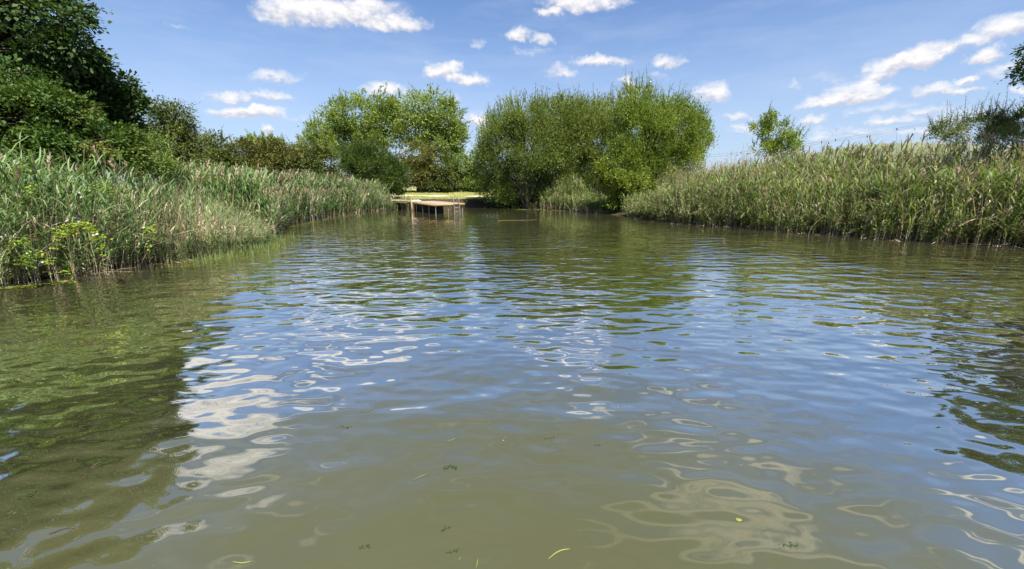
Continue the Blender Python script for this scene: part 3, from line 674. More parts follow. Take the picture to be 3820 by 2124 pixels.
def library(seed, stout):
    r = np.random.default_rng(seed)
    return {'green': [reed_variant(r, 'green', stout) for _ in range(9)], 'plume': [reed_variant(r, 'plume', stout) for _ in range(5)], 'straw': [reed_variant(r, 'straw', stout) for _ in range(7)]}
def scatter(g, lib, P, hgt, kinds, lean, r, gust=(.10, .06), tmul=.18):
    """plant a reed of the library at each point"""
    k = len(P)
    yaw = r.uniform(0, 2 * pi, k); s = hgt / 2.5
    lx = lean[:, 0] + gust[0]; ly = lean[:, 1] + gust[1]
    dt = r.normal(0, tmul, k) + .16 * np.sin(P[:, 0] * .9 + 1.3 * np.sin(P[:, 1] * .7)) + .12 * np.sin(P[:, 1] * 1.7 + P[:, 0] * 2.1)
    hgt = hgt * (1 + .09 * np.sin(P[:, 0] * 1.7 + 2 * np.sin(P[:, 1] * .8)) + .06 * np.sin(P[:, 1] * 2.9 - P[:, 0] * 3.3))
    names = list(lib)
    for nm in names:
        for vi, var in enumerate(lib[nm]):
            sel = np.where((kinds == nm) & (np.arange(k) % len(lib[nm]) == vi))[0]
            if len(sel) == 0: continue
            V, F4, F3, M4, M3, T4, T3 = var
            c, sn = np.cos(yaw[sel])[:, None], np.sin(yaw[sel])[:, None]
            x = (V[None, :, 0] * c - V[None, :, 1] * sn); y = (V[None, :, 0] * sn + V[None, :, 1] * c); z = np.repeat(V[None, :, 2], len(sel), 0)
            sc = s[sel][:, None]; xy = np.minimum(1.15, np.maximum(sc, .75))
            q = np.clip(z / 2.5, 0, 1.2)
            H = z * sc
            L = np.hypot(lx, ly)[sel][:, None]
            X = x * xy + H * q ** .8 * lx[sel][:, None]; Y = y * xy + H * q ** .8 * ly[sel][:, None]
            Zz = H * np.sqrt(np.maximum(.12, 1 - (np.minimum(L, .9) * q ** .8) ** 2))
            VV = np.stack([X + P[sel, 0:1], Y + P[sel, 1:2], Zz + P[sel, 2:3]], -1)
            o = (np.arange(len(sel)) * len(V))[:, None, None]
            b = g.n
            g.v.append(VV.reshape(-1, 3)); g.n += VV.shape[0] * VV.shape[1]
            for F, MM, T in ((F4, M4, T4), (F3, M3, T3)):
                if len(F) == 0: continue
                g.f.append((F[None] + o).reshape(-1, F.shape[1]) + b); g.m.append(np.tile(MM, len(sel)).astype(np.int32))
                g.t.append(np.clip(np.tile(T, (len(sel), 1)) + dt[sel][:, None], 0, 1).ravel().astype(np.float32))
def cand(r, x0, x1, y0, y1, n, d0, d1):
    x = r.uniform(x0, x1, n); y = r.uniform(y0, y1, n); d = sd(x, y)
    k = (d > d0) & (d < d1); return x[k], y[k], d[k]
def skirt(r, x, y, d, h, kd, w, n, lo, hi):
    """short leafy shoots in front of the tall reeds"""
    k = r.choice(np.where(d < w)[0], n); x2 = x[k] + r.normal(0, .12, n); y2 = y[k] + r.normal(0, .12, n)
    return np.concatenate([x, x2]), np.concatenate([y, y2]), np.concatenate([d, d[k]]), np.concatenate([h, h[k] * r.uniform(lo, hi, n)]), np.concatenate([kd, np.full(n, 'green')])
def kinds_of(r, n, p_straw, p_plume):
    u = r.random(n); return np.where(u < p_straw, 'straw', np.where(u < p_straw + p_plume, 'plume', 'green'))

TIP = W(1000, 900)
# near left bed, sloping down to a point where the stalks lie over
r = np.random.default_rng(41)
x, y, d = cand(r, -19, -7, 4, 22, 26000, -.22, 4.2)
dt = np.hypot(x - TIP[0], y - TIP[1])
keep = r.random(len(x)) < np.where(d < .9, 1.0, .5) * .46
keep &= ~((y > 17.5) & (x > -11))
x, y, d, dt = x[keep], y[keep], d[keep], dt[keep]
ramp_ = ss(.2, 6.0, dt)
h = (1.0 + 1.72 * ramp_) * r.normal(1, .11, len(x)) * np.where(d < .5, .8, 1)
straw_p = np.where(dt < 5.2, .58, .24) + .22 * (d < .55)
kd = np.where(r.random(len(x)) < straw_p, 'straw', np.where(r.random(len(x)) < .13, 'plume', 'green'))
x, y, d, h, kd = skirt(r, x, y, d, h, kd, .6, 700, .25, .6)
lean = r.normal(0, .10, (len(x), 2)); ls = (kd == 'straw') & (r.random(len(x)) < .5)
lean[ls] += np.stack([r.normal(.22, .42, ls.sum()), r.normal(0, .25, ls.sum())], -1)
lf = (d < .6) & (r.random(len(x)) < .3); lean[lf] += np.stack([r.normal(.28, .22, lf.sum()), r.normal(-.18, .2, lf.sum())], -1)
g = Geo(); P = np.stack([x, y, np.maximum(gz(x, y, d), -.12)], -1)
scatter(g, library(1, .95), P, h, kd, lean, r)
tag(build(g, 'reed_bed', [M['reed_leaf'], M['straw'], M['plume']]), 'near reed bed with brambles, blue-green reeds sloping down to a straw-coloured point', 'reed bed', 'reed beds round the pond', 'stuff')
REEDS = [g.tris()]
# far left bed
r = np.random.default_rng(42)
x, y, d = cand(r, -24, -9, 19, 45, 28000, -.3, 4.5)
keep = (r.random(len(x)) < np.where(d < 1.2, 1, .6) * .42) & ~((y > 43) & (x > -12)) & ~((np.abs(x + 12.2) < 1.1) & (y > 40.5))
x, y, d = x[keep], y[keep], d[keep]
h = r.normal(2.75, .22, len(x)) * np.where(d < .5, .75, 1) * (1 - .35 * ss(36, 43, y))
kd = kinds_of(r, len(x), .22 + .25 * (d < .5), .26)
x, y, d, h, kd = skirt(r, x, y, d, h, kd, .6, 900, .3, .65)
g = Geo(); P = np.stack([x, y, np.maximum(gz(x, y, d), -.12)], -1)
scatter(g, library(2, 1.7), P, h, kd, r.normal(0, .10, (len(x), 2)), r)
tag(build(g, 'reed_bed', [M['reed_leaf'], M['straw'], M['plume']]), 'reed bed with brown plumes, reaching from the straw point to the swimming platform', 'reed bed', 'reed beds round the pond', 'stuff')
REEDS.append(g.tris())
# small bed between the willows
r = np.random.default_rng(43)
x, y, d = cand(r, 1, 11, 33, 47, 16000, -.5, 3.4)
keep = (r.random(len(x)) < .42) & (x > W(2010, 778)[0]) & (y > 34.8)
x, y, d = x[keep], y[keep], d[keep]
h = (1.35 + .75 * ss(0, 2.4, d)) * r.normal(1, .14, len(x)) * np.where(x > 6.8, .7, 1)
kd = kinds_of(r, len(x), .16, .14)
g = Geo(); P = np.stack([x, y, np.maximum(gz(x, y, d), -.12)], -1)
scatter(g, library(3, 1.9), P, h, kd, r.normal(0, .12, (len(x), 2)), r)
tag(build(g, 'reed_bed', [M['reed_leaf_green'], M['straw'], M['plume']]), 'small low reed bed at the water under the big willows', 'reed bed', 'reed beds round the pond', 'stuff')
REEDS.append(g.tris())
# long right bed climbing the bank
r = np.random.default_rng(44)
x, y, d = cand(r, 9, 29, 9, 36, 50000, -.35, 6.8)
keep = (r.random(len(x)) < np.where(d < 1.2, 1, .5) * .46) & ~((y > 33.6) & (x < 9.0))
x, y, d = x[keep], y[keep], d[keep]
h = r.normal(2.4, .26, len(x)) * np.where(d < .35, .72, 1) * (1 - .42 * ss(25, 33, y)) * (1 + .16 * ss(20.5, 17, y))
kd = kinds_of(r, len(x), .28 + .22 * (d < .45) + .38 * ss(1.5, 4, d) * ss(25, 18, y), .16 + .2 * ss(3, 5, d))
x, y, d, h, kd = skirt(r, x, y, d, h, kd, .6, 1300, .3, .65)
lean = r.normal(0, .13, (len(x), 2)); lw = (d < .5) & (r.random(len(x)) < .34); lean[lw] += np.stack([r.normal(-.2, .25, lw.sum()), r.normal(-.28, .22, lw.sum())], -1)
g = Geo(); P = np.stack([x, y, np.maximum(gz(x, y, d), -.12)], -1)
scatter(g, library(4, 1.4), P, h, kd, lean, r, (-.02, -.02))
tag(build(g, 'reed_bed', [M['reed_leaf_green'], M['straw'], M['plume']]), 'long dense reed bed climbing the bank below the lone tree', 'reed bed', 'reed beds round the pond', 'stuff')
REEDS.append(g.tris())

# dry seeding grass along the right ridge
def grass(name, label, cat, pts, hgt, mat, seed, blades=4, wd=.012, head=0.0):
    r = np.random.default_rng(seed); g = Geo()
    k = len(pts) * blades; P = np.repeat(pts, blades, 0) + np.concatenate([r.normal(0, .07, (k, 2)), np.zeros((k, 1))], 1)
    hh = np.repeat(hgt, blades) * r.uniform(.5, 1.15, k); yaw = r.uniform(0, 2 * pi, k)
    dr = np.stack([np.cos(yaw), np.sin(yaw), np.zeros(k)], -1); sdv = np.stack([-np.sin(yaw), np.cos(yaw), np.zeros(k)], -1) * (wd / 2)
    ln = (hh * r.uniform(.08, .45, k))[:, None]; up = np.array([0, 0, 1.])
    m = P + dr * ln * .3 + up * (hh * .6)[:, None]; t = P + dr * ln + up * (hh * .97)[:, None]
    v = np.stack([P - sdv, P + sdv, m + sdv * .8, m - sdv * .8, t], 1)
    b = np.arange(k)[:, None] * 5; tint = np.clip(np.repeat(r.normal(.5, .2, len(pts)), blades) + r.normal(0, .18, k), 0, 1)
    g.add(v.reshape(-1, 3), b + np.array([[0, 1, 2, 3]]), 0, tint)
    n0 = g.n; g.v.append(np.zeros((0, 3))); g.f.append(b + np.array([[3, 2, 4]])); g.m.append(np.zeros(k, np.int32)); g.t.append(tint.astype(np.float32))
    if head:
        sel = np.where(r.random(k) < head)[0]
        for q in range(3):
            c = t[sel] - up * .05 * q; kk = len(sel)
            leaf_quads(g, c, unit(dr[sel] * .6 + r.normal(size=(kk, 3)) * .5 + up * .4), r.normal(size=(kk, 3)), r.uniform(.08, .16, kk), r.uniform(.02, .04, kk), 1, r.random(kk))
    return tag(build(g, name, [M[mat], M['plume']]), label, cat, None, 'stuff')
r = np.random.default_rng(51)
x, y, d = cand(r, 9, 36, 12, 46, 15000, 4.6, 11); keep = r.random(len(x)) < .42
x, y, d = x[keep], y[keep], d[keep]
hh = np.where(r.random(len(x)) < .3, r.uniform(1.7, 2.5, len(x)), r.uniform(.7, 1.5, len(x))) * (1 + .2 * np.sin(x * 1.1) * np.sin(y * .8))
grass('tall_grass', 'tall tan seeding grass along the ridge behind the long reed bed', 'grass', np.stack([x, y, gz(x, y, d)], -1), hh, 'dry_grass', 52, 4, .022, .6)
r = np.random.default_rng(53)
x, y, d = cand(r, -17, 9, 44, 60, 14000, .35, 14)
keep = (np.abs(y - 51.3) > .95)
x, y, d = x[keep], y[keep], d[keep]
grass('short_grass', 'short dry turf on the far bank either side of the gravel track', 'grass', np.stack([x, y, gz(x, y, d)], -1), r.uniform(.05, .16, len(x)) * np.where(d < 1, 1.5, 1), 'grass', 54, 4, .03)
# low growth on the left bank behind the reeds and under the right willows
r = np.random.default_rng(55)
x, y, d = cand(r, -30, -8, 6, 46, 5000, 3.5, 9)
grass('rank_grass', 'rank green grass between the reeds and the hawthorn hedge', 'grass', np.stack([x, y, gz(x, y, d)], -1), r.uniform(.5, 1.1, len(x)), 'grass', 56, 4, .03)

# ------------------------------------------------------------------ floating mats of weed at the reed feet
def mat_of(name, label, pts, size, seed, mat='weed', zr=.02, asp=(.15, .6), cat='water weed', group='floating weed mats at the reed feet', sparse=-.1):
    r = np.random.default_rng(seed); k = len(pts); g = Geo()
    pn = np.sin(pts[:, 0] * 3.1 + 1.7 * np.sin(pts[:, 1] * 2.3)) + np.sin(pts[:, 1] * 4.7 - pts[:, 0] * 2.2) + .8 * np.sin(pts[:, 0] * 9 + pts[:, 1] * 7)
    pts = pts[pn + r.normal(0, .5, k) > sparse]; k = len(pts)
    yaw = r.uniform(0, 2 * pi, k); d = np.stack([np.cos(yaw), np.sin(yaw), r.normal(0, .10, k)], -1)
    P = pts + np.stack([np.zeros(k), np.zeros(k), r.uniform(.004, zr, k)], -1)
    ln = size * r.uniform(.5, 1.6, k)
    leaf_quads(g, P, d, np.array([[0, 0, 1.]]) + r.normal(size=(k, 3)) * .12, ln, ln * r.uniform(*asp, k), 0, np.clip(r.normal(.5, .25, k), 0, 1))
    return tag(build(g, name, [M[mat]]), label, cat, group, 'stuff')
r = np.random.default_rng(61)
def near_path(pxs, n, w, r):
    q = np.array([W(*p) for p in pxs]); k = r.integers(0, len(q) - 1, n); t = r.random(n)[:, None]
    p = q[k] * (1 - t) + q[k + 1] * t; p[:, :2] += r.normal(0, 1, (n, 2)) * w; return p
mat_of('weed_mat', 'yellow-green weed mat floating round the straw point of the near reeds', near_path([(640, 985), (760, 968), (880, 950), (960, 925), (1010, 895), (1030, 880)], 7000, .5, r), .055, 62)
mat_of('weed_mat', 'thin streak of yellow straw and weed floating below the brambles', near_path([(-60, 1082), (60, 1075), (180, 1062), (280, 1050)], 900, .035, r), .12, 63)
mat_of('weed_mat', 'thin line of weed floating along the plumed reed bed', near_path([(1060, 850), (1110, 842), (1200, 822), (1300, 805), (1400, 795)], 1500, .16, r), .07, 64)
mat_of('weed_mat', 'bright yellow-green weed strip floating before the small reed bed', near_path([(1935, 783), (2000, 783), (2080, 785), (2130, 789)], 2200, .22, r), .10, 65)

LG = 'fallen reed stems floating along the banks'
mat_of('reed_litter', 'broken straw stems floating at the foot of the near reed bed', near_path([(0, 1066), (250, 1034), (420, 1014), (560, 984), (700, 966), (820, 950)], 420, .13, r), .55, 68, 'straw', .07, (.02, .05), 'reed litter', LG, -.4)
mat_of('reed_litter', 'broken straw stems floating at the foot of the long reed bed', near_path([(2370, 814), (2480, 830), (2600, 840), (2830, 858), (3000, 870), (3170, 884), (3300, 894), (3500, 906), (3820, 926)], 620, .16, r), .6, 69, 'straw', .07, (.02, .05), 'reed litter', LG, -.2)
r = np.random.default_rng(66)
gp = near_path([(700, 968), (820, 952), (900, 938), (960, 916), (1000, 892)], 900, .55, r); gp[:, 2] = -.05
grass('water_grass', 'thin sprouting grass standing in the weed at the tip of the near reeds', 'grass', gp, r.uniform(.12, .45, 900), 'reed_leaf_green', 67, 3, .014)
# ------------------------------------------------------------------ brambles, iris and single reeds on the left edge
def bramble(label, stems, n_leaf, leaf, mat='bramble_leaf', flowers=0, seed=0, group='brambles hanging over the left reeds', Y=None, tlo=.2, thi=.9):
    """arching stems given as pixel polylines at distance Y"""
    r = np.random.default_rng(seed)
    paths = [np.array([A(px, py, Y + dy) for px, py, dy in s]) for s in stems]
    base = paths[0][0]; root = empty('bramble', base, label, 'bramble', group)
    tg = Geo(); g = Geo(); fl = []
    for p in paths:
        t = np.linspace(0, len(p) - 1, 14); q = np.stack([np.interp(t, np.arange(len(p)), p[:, k]) for k in range(3)], -1)
        q[1:-1] += r.normal(0, .015, (12, 3)); tube(tg, q, np.linspace(.009, .003, 14), 4, 0, .5, False)
        m = n_leaf; s = r.uniform(.25, 1, m) * 13; c = np.stack([np.interp(s, np.arange(14), q[:, k]) for k in range(3)], -1) + r.normal(0, .05, (m, 3))
        for w in range(3):       # leaves in threes
            th = r.uniform(0, 2 * pi, m); d = np.stack([np.cos(th), np.sin(th) - .3, r.normal(-.1, .35, m)], -1)
            ln = leaf * r.uniform(.6, 1.2, m)
            leaf_quads(g, c, d, np.array([[0, -.5, 1.]]) + r.normal(size=(m, 3)) * .35, ln, ln * .75, 0, np.clip(r.normal((tlo + thi) / 2, .2, m), 0, 1), .1)
        fl.append(c)
    build(g, 'leaves', [M[mat]], root); build(tg, 'stem', [M['stem']], root)
    c = np.concatenate(fl)
    for q in range(flowers * 2):
        if q % 2 == 0: p0 = c[r.integers(len(c))] + np.array([0, -.07, .06])
        p1 = p0 + r.normal(0, .035, 3); nn = unit(np.array([r.normal() * .5, -.9, .6 + r.normal() * .4])); s1 = unit(np.cross(nn, K)); s2 = np.cross(nn, s1)
        v = [p1 + nn * .008]
        for k in range(10):
            th = k * pi / 5; rr_ = (.034 if k % 2 else .012) * r.uniform(.85, 1.25); v.append(p1 + (s1 * cos(th) + s2 * sin(th)) * rr_)
        fg = Geo(); fg.add(v, [[0, 1 + k, 1 + (k + 1) % 10] for k in range(10)], 0, r.random()); build(fg, 'flower', [M['petal']], root)
    return root
bramble('yellow-leaved bramble arching over the green iris at the water edge', [[(200, 1000, .3), (210, 860, 0), (290, 830, -.1), (380, 880, -.2), (385, 945, -.2)], [(300, 980, .3), (260, 850, 0), (330, 840, -.1), (360, 900, -.2)], [(190, 980, .3), (230, 880, 0), (300, 850, -.1)]], 90, .058, flowers=4, seed=71, Y=9.5)
bramble('green bramble low over the water, between iris and frame edge', [[(60, 1040, .2), (100, 930, 0), (150, 950, -.1), (185, 985, -.2)], [(70, 1040, .2), (80, 950, 0), (110, 990, -.1)], [(60, 1040, .2), (40, 900, 0), (100, 905, -.1)]], 40, .06, flowers=3, seed=72, Y=9.3, tlo=0, thi=.75)
bramble('small yellow bramble spray among straw stalks of the near reeds', [[(520, 960, .3), (530, 860, 0), (570, 845, -.1), (580, 880, -.1)], [(540, 960, .3), (560, 900, 0), (550, 850, 0)]], 24, .055, flowers=2, seed=73, Y=10.4)
bramble('bramble with white flower heads high in the near reeds', [[(30, 800, .5), (20, 680, .2), (60, 610, 0), (110, 640, -.1)], [(60, 800, .5), (110, 720, .1), (130, 690, -.1)], [(330, 860, .5), (300, 740, .2), (380, 690, 0), (430, 720, -.1)]], 34, .065, flowers=7, seed=74, Y=10.3, tlo=0, thi=.6)
bramble('single bramble sprig touching the water beside the iris', [[(222, 1040, .1), (228, 1015, 0), (240, 1012, -.05)]], 7, .07, seed=75, Y=9.0, tlo=.1, thi=.8)

ip = W(262, 1032); root = empty('iris_clump', ip, 'clump of bright green sword-shaped iris leaves standing in water under a bramble', 'iris')
r = np.random.default_rng(77)
for k in range(13):
    g = Geo(); yaw = r.uniform(0, 2 * pi); L = r.uniform(.55, 1.05)
    v, f4, f3 = blade(r, -.05, 1, yaw, L, .035, r.uniform(.02, .2), r.uniform(0, .35)); o = np.array([r.normal(0, .06), r.normal(0, .04), 0])
    g.add(v + ip + o, f4, 0, r.random()); n0 = 0; g.f.append(np.array(f3)); g.m.append(np.zeros(1, np.int32)); g.t.append(np.array([.5], np.float32))
    build(g, 'leaf_blade', [M['iris_leaf']], root)

def reed_stalk(label, p, hgt, lean, kind, seed, mat='reed_leaf', group='single reeds that stand apart', stout=1.3):
    r = np.random.default_rng(seed); lib = {kind: [reed_variant(r, kind, stout)]}
    root = empty('reed_stalk', p, label, 'reed', group)
    g = Geo(); scatter(g, lib, np.array([p]), np.array([hgt]), np.array([kind]), np.array([lean]), r, (0, 0), 0)
    fa = []; 
    for nm, sel in (('leaves', 0), ('stem', 1), ('plume', 2)):
        q = Geo(); q.v = [np.concatenate(g.v)]; q.n = len(q.v[0])
        for f, m, t in zip(g.f, g.m, g.t):
            k = m == sel
            if k.any(): q.f.append(f[k]); q.m.append(np.zeros(k.sum(), np.int32)); q.t.append(t[k])
        if not q.f: continue
        us = np.unique(np.concatenate([f.ravel() for f in q.f])); q.f = [np.searchsorted(us, f) for f in q.f]; q.v = [q.v[0][us]]
        ob = build(q, nm, [M[(mat, 'straw', 'plume')[sel]]], root)
        if nm != 'stem': tag(ob, kind='stuff')
    return root
def on_bank(px, Y):
    b = A(px, 700, Y); return (b[0], Y, gz1(b[0], Y))
reed_stalk('tallest plumed reed, rising above the near bed against the dark trees', on_bank(440, 12.5), 3.35, (-.10, 0), 'plume', 81)
reed_stalk('plumed reed next to the tallest one above the near bed', on_bank(470, 12.7), 3.05, (-.05, .02), 'plume', 82)
reed_stalk('shorter plumed reed, third from the tallest, above the near bed', on_bank(505, 12.9), 2.95, (-.02, .02), 'plume', 83)
for k, (px, py, hh, ln, lb) in enumerate([(2660, 850, .75, (-.5, -.3), 'reed drooping into the water at the end of the long bed by the alder bush'),
        (2940, 868, .55, (-.75, -.2), 'bent-over reed lying green on the water before the long bed'),
        (3015, 876, 1.25, (.45, -.2), 'long bare straw reed slanting down to the water before the long bed'),
        (3150, 890, .5, (.25, -.3), 'short green reed sprouting from the water midway along the long bed'),
        (3640, 905, 1.0, (-.4, -.3), 'green reed leaning out low over the water below the thorn bush')]):
    reed_stalk(lb, W(px, py), hh, ln, 'straw' if k == 2 else 'green', 84 + k, 'reed_leaf_green', stout=1.6)
for k, (px, py, hh, lb) in enumerate([(1935, 778, .55, 'thin reed shoot in dark water under the willow, farthest from the small reed bed'), (1977, 778, .6, 'thin reed shoot in dark water under the willow, middle of three'), (1993, 778, .65, 'thin reed shoot in dark water, nearest the small reed bed'),
        (2128, 795, .75, 'slanting reed shoot in open water between small reed bed and alder bush'), (2190, 798, .9, 'arching reed shoot before the alder bush')]):
    reed_stalk(lb, W(px, py), hh, ((-.15, .1, .2, -.4, -.3)[k], -.1), 'green', 94 + k, 'reed_leaf_green', 'reed shoots in the water under the willows', 2.2)

# ------------------------------------------------------------------ swimming platform
C0 = np.array([-6.5, 34.4, 0]); U = np.array([.821, .571, 0]); V_ = np.array([-.571, .821, 0]); DZ = .85
dk = empty('swimming_platform', C0, 'pale new timber swimming platform on posts at the far shore', 'jetty')
LW, LL = 2.8, 6.2
nb_ = 42; w = LL / nb_
for k in range(nb_):
    g = Geo(); box(g, C0 + U * LW / 2 + V_ * (k + .5) * w + K * (DZ - .014), U * (LW / 2 - .01), V_ * (w / 2 - .004), K * .014)
    build(g, 'deck_board', [M['deck_wood']], dk)
def fascia(c, ax, ay):
    g = Geo(); box(g, c, ax, ay, K * .10); build(g, 'fascia_board', [M['wood']], dk)
fascia(C0 + U * LW / 2 - V_ * .022 + K * (DZ - .115), U * (LW / 2 + .04), V_ * .02)
fascia(C0 + V_ * LL / 2 - U * .022 + K * (DZ - .117), V_ * (LL / 2 - .002), U * .02)
fascia(C0 + V_ * LL / 2 + U * (LW + .022) + K * (DZ - .117), V_ * (LL / 2 - .002), U * .02)
for k in range(5):
    g = Geo(); box(g, C0 + U * (.3 + k * .55) + V_ * (LL / 2) + K * (DZ - .12), U * .025, V_ * (LL / 2 - .05), K * .085); build(g, 'joist', [M['wood']], dk)
for (a, b) in [(.12, .1), (.12, 1.5), (.12, 2.9), (.12, 4.4), (.12, 5.9), (1.3, .12), (2.68, .12), (1.3, 2.0), (2.68, 2.0), (2.68, 4.2)]:
    p = C0 + U * a + V_ * b; g = Geo(); tube(g, [p + K * -1.2, p + K * (DZ - .2)], .03, 8); build(g, 'post', [M['steel'] if a < .2 or b < .2 else M['dark_steel_and_shade']], dk, smooth=True)
p = C0 - U * .12 + V_ * 4.9; g = Geo(); box(g, p + K * .3, U * .06, V_ * .06, K * .78); build(g, 'timber_post', [M['wood']], dk)
g = Geo(); box(g, C0 + U * .42 + V_ * 3.1 + K * .22, U * .02, V_ * 2.55, K * .52); build(g, 'shade_panel', [M['dark_steel_and_shade']], dk)  # added black sheet, stands in for the shadow under the deck
g = Geo(); box(g, C0 + U * .75 + V_ * .58 + K * .22, U * .31, V_ * .02, K * .518); build(g, 'shade_panel', [M['dark_steel_and_shade']], dk)  # second added sheet, painted black as deck shadow behind the near corner
# walkway from the platform to the bank
w0 = C0 + V_ * (LL + .1) + U * .6; w1 = np.array([-13.4, 42.6, 0]); wd_ = unit(w1 - w0); ws = np.cross(K, wd_); wl_ = np.linalg.norm(w1 - w0)
wk = empty('walkway', w0, 'narrow timber walkway running from the swimming platform into the reeds', 'walkway')
nw = 26
for k in range(nw):
    g = Geo(); box(g, w0 + wd_ * (k + .5) * wl_ / nw + K * (DZ + .018), wd_ * (wl_ / nw / 2 - .005), ws * .6, K * .014); build(g, 'deck_board', [M['deck_wood']], wk)
for s in (-1, 1):
    g = Geo(); box(g, w0 + wd_ * wl_ / 2 + ws * s * .55 + K * (DZ - .09), wd_ * wl_ / 2, ws * .03, K * .09); build(g, 'side_beam', [M['wood']], wk)
    for t in (.25, .7):
        q = w0 + wd_ * wl_ * t + ws * s * .5; g = Geo(); tube(g, [q - K * .9, q + K * (DZ - .1)], .05, 8); build(g, 'post', [M['dark_steel_and_shade']], wk, smooth=True)
# ladder
lp = C0 + U * 1.75 - V_ * .10
ld = empty('ladder', lp, 'steel swimming ladder with two hooped handrails on the front of the platform', 'ladder')
for s in (0, .5):
    q = lp + U * s; out_ = -V_ * .12
    pts = [q + out_ * 1.6 - K * .9, q + out_ * .8 + K * .2, q + K * (DZ - .05), q + K * (DZ + .42) - out_ * .3, q + V_ * .14 + K * (DZ + .52), q + V_ * .34 + K * (DZ + .47), q + V_ * .42 + K * (DZ + .3), q + V_ * .42 + K * DZ]
    g = Geo(); tube(g, pts, .024, 8); build(g, 'handrail', [M['steel']], ld, smooth=True)
for z, f in ((-.25, 1.15), (.14, .85), (.48, .5), (.8, .15)):
    g = Geo(); box(g, lp + U * .25 - V_ * .12 * f + K * z, U * .235, V_ * .045, K * .014); build(g, 'step', [M['steel']], ld)
# crumpled towel left on the boards
r = np.random.default_rng(5); tp = C0 + U * .5 + V_ * 5.3 + K * DZ
gxx, gyy = np.meshgrid(np.linspace(-.5, .5, 14), np.linspace(-.22, .22, 8)); zz = .03 + .16 * np.abs(np.sin(gxx * 7 + gyy * 5)) * (1 - (gxx / .62) ** 2) * (1 - (gyy / .3) ** 2) + .02 * r.random(gxx.shape)
g = Geo(); i = np.arange(7)[:, None] * 14; j = np.arange(13)[None, :]
top_ = (tp[None, None] + gxx[..., None] * U + gyy[..., None] * V_ + zz[..., None] * K).reshape(-1, 3); bot = (tp[None, None] + gxx[..., None] * U + gyy[..., None] * V_ + .003 * K).reshape(-1, 3)
fq = np.stack([i + j, i + j + 1, i + 14 + j + 1, i + 14 + j], -1).reshape(-1, 4)
ring = list(range(14)) + [14 * k + 13 for k in range(1, 8)] + [14 * 7 + k for k in range(12, -1, -1)] + [14 * k for k in range(6, 0, -1)]
g.add(np.concatenate([top_, bot]), np.concatenate([fq, fq[:, ::-1] + 112, np.array([[ring[q], ring[(q + 1) % len(ring)], ring[(q + 1) % len(ring)] + 112, ring[q] + 112] for q in range(len(ring))])[:, ::-1]]))
tag(build(g, 'towel', [M['cloth']], smooth=True, origin=tp), 'crumpled white towel left at the landward end of the platform', 'towel')
# rucksack under the willow
bp = A(1917, 712, 47.5); bp[2] = gz1(bp[0], bp[1])
bgr = empty('rucksack', bp, 'small blue and white bag lying in shade under the big willow', 'bag')
g = Geo(); tube(g, [bp + K * z for z in (0, .05, .2, .36, .46)], [.16, .2, .21, .17, .06], 10); build(g, 'body', [M['blue_cloth']], bgr, smooth=True)
g = Geo(); tube(g, [bp + np.array([.24, -.1, z]) for z in (0, .04, .16, .26)], [.1, .15, .14, .05], 9); build(g, 'pocket', [M['cloth']], bgr, smooth=True)

# ------------------------------------------------------------------ power line behind the right ridge
e0 = A(2560, 585, 70); e1 = A(3960, 348, 46)
pl = empty('power_line', (e0[0], e0[1], gz1(e0[0], e0[1])), 'thin twin power line with small dark hanging markers above the long reed bed', 'power line')
tt = np.linspace(0, 1, 30)[:, None]
wires = []
for k, (oy, oz) in enumerate(((0, 0), (.9, -.28))):
    q = e0 * (1 - tt) + e1 * tt + np.array([0, oy, oz]); q[:, 2] -= (1.3 * 4 * tt * (1 - tt))[:, 0] * .8; wires.append(q)
    g = Geo(); tube(g, q, .012, 4, 0, .5, False); build(g, 'wire', [M['wire']], pl)
for k, px in enumerate((2728, 2750, 2765, 2788, 3066, 3092, 3118, 3236, 3347, 3507)):
    q = wires[k % 2]; pr = np.array([1910 + FPX * p[0] / (p[1] * CP - (p[2] - EYE) * SP) for p in q]); t = np.interp(px, pr, np.arange(30))
    c = np.array([np.interp(t, np.arange(30), q[:, a]) for a in range(3)])
    g = Geo(); tube(g, [c + K * .06, c - K * .05, c - K * .16, c - K * .22], [.03, .055, .06, .03], 6); build(g, 'marker', [M['marker']], pl)
for e in (e0, e1):
    b = np.array([e[0], e[1] + .45, gz1(e[0], e[1]) - .2]); g = Geo(); tube(g, [b, np.array([b[0], b[1], e[2] + .3])], [.13, .1], 8); build(g, 'pole', [M['bark']], pl, smooth=True)
    g = Geo(); box(g, [e[0], e[1] + .45, e[2] - .1], (.04, 0, 0), (0, .6, 0), (0, 0, .05)); build(g, 'crossarm', [M['bark']], pl)

# ------------------------------------------------------------------ things floating on the near water
def strip(name, label, cat, pts, wds, mat, group=None, z=.006):
    p = np.array([W(*q) for q in pts]); n = 9; t = np.linspace(0, len(p) - 1, n); q = np.stack([np.interp(t, np.arange(len(p)), p[:, k]) for k in range(3)], -1)
    q = np.stack([np.convolve(np.pad(q[:, k], 1, mode='edge'), [.25, .5, .25], 'valid') for k in range(3)], -1)
    q[:, 2] = z; tg = unit(np.gradient(q, axis=0)); s = np.cross(tg, K); w = np.interp(np.linspace(0, 1, n), np.linspace(0, 1, len(wds)), wds)[:, None] / 2
    v = np.concatenate([q + s * w, q - s * w, q - K * .004]); i = np.arange(n - 1)[:, None]
    g = Geo(); o = q[n // 2]
    g.add(v, np.concatenate([np.concatenate([i, i + 2 * n, i + 1 + 2 * n, i + 1], 1), np.concatenate([i + 2 * n, i + n, i + 1 + n, i + 1 + 2 * n], 1)]), 0, .5)
    return tag(build(g, name, [M[mat]], origin=o), label, cat, group)
BG = 'loose grass blades floating on the near water'
